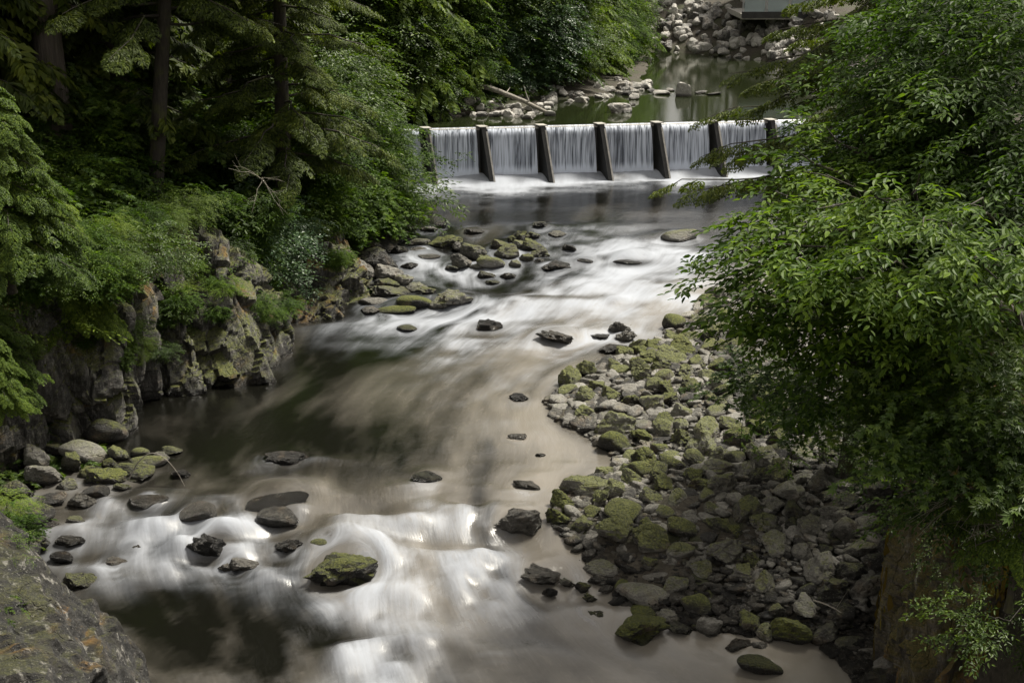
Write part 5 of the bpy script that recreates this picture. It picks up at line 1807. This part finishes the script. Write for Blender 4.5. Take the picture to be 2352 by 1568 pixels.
for i, (px, py, k, s) in enumerate(lay):
    # foot lies on the ground along this ray
    t = 50.0
    d = ray(px, py)
    for _ in range(400):
        p = np.array([0, 0, CAM_H]) + d * t
        if p[2] <= float(ground_z(p[0], p[1])) + 0.05: break
        t += 0.15
    src_ = (bt + [btc])[k]
    if k not in used_p:
        used_p.add(k)
        src_.location = [float(c) for c in p]
        src_.scale = (s,) * 3
        e = src_
    else:
        e = dup(src_, p, rng.uniform(0, 6.28), s)
    bank.append((e, k, p[0], p[1]))
# broad-leaved trees among the conifers of the left slope
for i, (px, py, t, k, s, lb) in enumerate([(430, 470, 35.5, 0, 0.55, 'leafy young tree in front of the leaning hemlock trunk on the left slope'), (300, 420, 33.5, 2, 0.5, 'dark leafy young tree right below the old cedar trunk'),
                                           (560, 420, 39.0, 1, 0.75, 'grey-green bushy tree above the rock spur'), (690, 380, 43.5, 0, 0.9, 'bright leafy tree between the mossy-limbed hemlock and the weir alder'),
                                           (500, 350, 37.5, 0, 0.6, 'slender light green tree halfway up the left slope'), (760, 330, 47.5, 2, 1.0, 'dense dark-leaved tree directly behind the weir alder'),
                                           (210, 400, 32.5, 0, 0.42, 'small pale green tree on the slope below the old cedar')]):
    b = P(px, py, t)
    dup(bt[k], (b[0], b[1], min(b[2], float(ground_z(b[0], b[1])) + 0.5) - 0.2), i * 1.7, s, lb)['group'] = 'broad-leaved trees of the left slope'
# beyond the riprap and on the right far bank
fdark = []
for i in range(22):
    x = -6 + i * 2.1 + rng.uniform(-0.6, 0.6)
    y = max(float(YF(x)), 84) + rng.uniform(8.5, 13)
    if 15 < x < 32: y += 8
    fdark.append((dup(dark, gp(x, y), rng.uniform(0, 6.28), rng.uniform(0.38, 0.55)), x, y))
for i in range(14):
    y = 50 + i * 2.8
    x = 25.5 + rng.uniform(-0.5, 3) + 0.1 * (y - 50)
    fdark.append((dup(dark, gp(x, y), rng.uniform(0, 6.28), rng.uniform(0.5, 0.7)), x, y))

# ground cover: leaves and ferns on the forest floor, nothing one could count
r = np.random.default_rng(9)
oo, xx, uu_, ss_ = [], [], [], []
while len(oo) < 7000:
    y = r.uniform(24, 66)
    x = (float(XL(min(y, 55))) if y < 55 else float(XPL(y))) - r.uniform(1.6, 13)
    z = float(ground_z(x, y))
    oo.append((x, y, z + r.uniform(0, 0.35)))
    a = r.uniform(0, 6.28)
    xx.append((math.cos(a), math.sin(a), 0.15)); uu_.append((r.normal(0, .4), r.normal(0, .4), 1)); ss_.append(r.uniform(0.7, 1.5))
oo, xx, uu_, ss_ = map(np.array, (oo, xx, uu_, ss_))
acc = Acc()
pk = r.integers(0, 3, len(oo))
for k in range(3):
    m = pk == k
    t_ = SPR['lobed'][k]
    acc.add(*inst(t_[0], t_[1], oo[m], xx[m], uu_[m], ss_[m]))
tag(obj('ground_cover', acc.mesh('ground_cover', M['understory'])), 'low leafy plants covering the slope of the left bank', 'plants', kind='stuff')

# ------------------------------------------------------------------ labels for everything not described by hand
def where(p):
    x, y, dep = project(p)
    return x, y


for rk in all_rocks:
    z = rk['zone']
    rk['px'] = where(rk['c'])
    o = rk['o']
    o['category'] = {'river': 'boulder', 'bar': 'stone', 'pool': 'stone', 'shore': 'stone', 'riprap': 'riprap stone'}[z]
    if rk['label']:
        o['label'] = rk['label']
MARK = [(rk, nm) for rk in all_rocks for lb, nm in [
    ('smooth dark dome', 'dark dome boulder'), ('rounded grey pitted', 'pitted boulder'), ('wide flat dark slab', 'drowned slab'), ('black wet knobbly', 'black knobbly boulder'),
    ('large craggy boulder', 'big craggy boulder'), ('lone craggy grey', 'lone craggy rock'), ('big black boulder', 'big black boulder'), ('black block', 'black block'),
    ('long low cracked', 'long cracked rock'), ('large pale flecked', 'pale flecked boulder'), ('bright moss-topped', 'island moss-topped rock'), ('topmost dark', 'island top rock'),
    ('large pale grey', 'large pale boulder'), ('rounded yellow-green', 'yellow-green boulder'), ('dark blocky', 'dark blocky boulder'), ('broad pale', 'broad pale boulder'),
    ('big smooth egg', 'egg-shaped boulder'), ('brown angular', 'pointed brown boulder'), ('slanting green', 'slanting green boulder'), ('large round lichen', 'lichen-spotted boulder'),
    ('large split', 'split boulder'), ('long dark flat', 'long flat-topped rock'), ('dark rectangular', 'rectangular block'), ('largest smooth', 'largest smooth boulder'),
    ('low rock covered', 'bright mossy rock'), ('smooth loaf', 'loaf-shaped boulder'), ('cone-shaped', 'mossy cone boulder'), ('dark-sided', 'yellow-capped boulder'), ('grey slab-sided', 'slab-sided boulder'),
    ('flat white', 'white pool boulder'), ('tall pale', 'tall pool rock')] if rk['label'] and rk['label'].startswith(lb)]
# a few bar stones become landmarks of their own
for rk in sorted([q for q in all_rocks if q['zone'] == 'bar'], key=lambda q: -q['w'])[:0]:
    pass
ORD = ['', 'second ', 'third ', 'fourth ', 'fifth ', 'sixth ', 'seventh ', 'eighth ', 'ninth ', 'tenth ']


def look(rk):
    m = 'mossy ' if rk['moss'] > 0.44 else ('green-tinged ' if rk['moss'] > 0.3 else ('wet dark ' if rk['wet'] > 0.6 else ('pale ' if rk['shape'] == 'pale' else 'grey ')))
    s = {'angular': 'angular ', 'round': 'rounded ', 'jagged': 'jagged ', 'pale': 'angular '}[rk['shape']]
    z = 'large ' if rk['w'] > 0.42 else ('small ' if rk['w'] < 0.22 else '')
    return z + m + s


def direction(dx, dy):
    a = math.degrees(math.atan2(-dy, dx)) % 360
    return ['right of', 'up right of', 'behind', 'up left of', 'left of', 'down left of', 'in front of', 'down right of'][int((a + 22.5) // 45) % 8]


groups = {'river': 'rocks standing in the river', 'bar': 'stones of the right-hand bar', 'pool': 'rocks in the upper pool', 'shore': 'pale stones on the far left shore', 'riprap': 'pale riprap blocks on the far bank'}
made = {}
rows_ = {}
for rk in all_rocks:
    o = rk['o']
    o['group'] = groups[rk['zone']]
    if rk['label']: continue
    if rk['zone'] in ('shore', 'riprap'):
        x, y = rk['px']
        if rk['zone'] == 'riprap':
            key = ('riprap', 'along the waterline' if y > 104 else ('low on the slope' if y > 75 else ('halfway up the slope' if y > 45 else 'near the slope top')), 'big' if rk['w'] > 0.36 else 'small')
        else:
            key = ('shore', 'under the fallen log' if x < 1240 else ('between log and white pool boulder' if x < 1370 else 'below the last bank trees'), 'larger' if rk['w'] > 0.29 else 'small')
        rows_.setdefault(key, []).append((x, rk))
        continue
    best = None
    for q, nm in MARK:
        if (q['zone'] == 'pool') != (rk['zone'] == 'pool'): continue
        dx, dy = rk['px'][0] - q['px'][0], (rk['px'][1] - q['px'][1]) * 1.5
        d = math.hypot(dx, dy)
        if best is None or d < best[0]: best = (d, nm, dx, dy)
    d, nm, dx, dy = best
    made.setdefault((look(rk), direction(dx, dy), nm), []).append((d, rk))
for (lk, dr, nm), lst in made.items():
    lst.sort(key=lambda q: q[0])
    for i, (d, rk) in enumerate(lst):
        od = ORD[i] if i < 10 else f'{i + 1}th '
        noun = 'rock' if rk['zone'] != 'bar' else 'bar stone'
        rk['o']['label'] = f"{od}{lk}{noun} {dr} the {nm}".strip()

for (zn, pl, sz), lst in rows_.items():
    lst.sort(key=lambda q: q[0])
    for i, (x, rk) in enumerate(lst):
        n_ = f"{i + 1}{'th' if 10 <= (i + 1) % 100 <= 20 else {1: 'st', 2: 'nd', 3: 'rd'}.get((i + 1) % 10, 'th')}"
        rk['o']['label'] = f"{sz} pale riprap block {pl}, {n_} from the left" if zn == 'riprap' else f"{sz} pale far-shore stone {pl}, {n_} from the left"

# shrubs and trees by what stands in front, behind or beside them
PL = [((128, 200), 'old cedar trunk'), ((40, 430), 'feathery young cedar'), ((330, 250), 'leaning hemlock'), ((640, 250), 'mossy-limbed hemlock'), ((850, 330), 'weir alder'),
      ((500, 640), 'rock spur'), ((200, 780), 'left cliff'), ((730, 640), 'pale outcrop'), ((600, 420), 'forked dead branches'), ((40, 1180), 'lichen-spotted boulder')]


def rel(p, marks, cuts=True):
    x, y = where(p)
    best = min(marks, key=lambda q: math.hypot(q[0][0] - x, q[0][1] - y))
    return direction(x - best[0][0], y - best[0][1]), best[1], math.hypot(best[0][0] - x, best[0][1] - y)


made = {}
for (e, k, x, y, z, zn) in shrubs:
    dr, nm, d = rel((x, y, z + 0.7), PL)
    e['group'] = 'shrubs of the left bank understory'
    made.setdefault((('small cliff-crack ' if zn == 'cliff' else '') + KLAB[k], dr, nm), []).append((d, e))
for (kl, dr, nm), lst in made.items():
    lst.sort(key=lambda q: q[0])
    for i, (d, e) in enumerate(lst):
        e['label'] = f"{ORD[min(i, 9)]}{kl} {dr} the {nm}".strip()
BM = [((1157, 222), 'slanting fallen log'), ((1030, 240), 'short log ends'), ((1290, 150), 'blue-green bushes'), ((1440, 200), 'shore stone spit'), ((850, 250), 'weir alder'), ((1490, 110), 'far riprap'), ((1030, 125), 'snapped trunk')]
made = {}
for (e, k, x, y) in bank:
    dr, nm, d = rel((x, y, float(ground_z(x, y)) + 1.0), BM)
    e['group'] = 'trees of the far left bank'
    made.setdefault((BL[k], dr, nm), []).append((d, e))
for (kl, dr, nm), lst in made.items():
    lst.sort(key=lambda q: q[0])
    for i, (d, e) in enumerate(lst):
        e['label'] = f"{ORD[min(i, 9)]}{kl} {dr} the {nm}".strip()
made = {}
for (e, x, y) in forest:
    dr, nm, d = rel((x, y, float(ground_z(x, y)) + 2.0), PL[:5])
    e['group'] = 'dark conifers of the left slope'
    made.setdefault((dr, nm), []).append((d, e))
for (dr, nm), lst in made.items():
    lst.sort(key=lambda q: q[0])
    for i, (d, e) in enumerate(lst):
        e['label'] = f"{ORD[i]}dark shaded conifer {dr} the {nm}".strip() if i < 9 else 'dark conifer lost in the deep shade at the back of the left slope'
for i, (e, x, y) in enumerate(sorted(fdark, key=lambda q: q[1])):
    e['group'] = 'dark conifers beyond the upper pool'
    e['label'] = 'dark conifer in the shaded wood behind the far riprap and pool' if y > 80 else 'dark conifer on the right shore of the upper pool behind the hemlock'
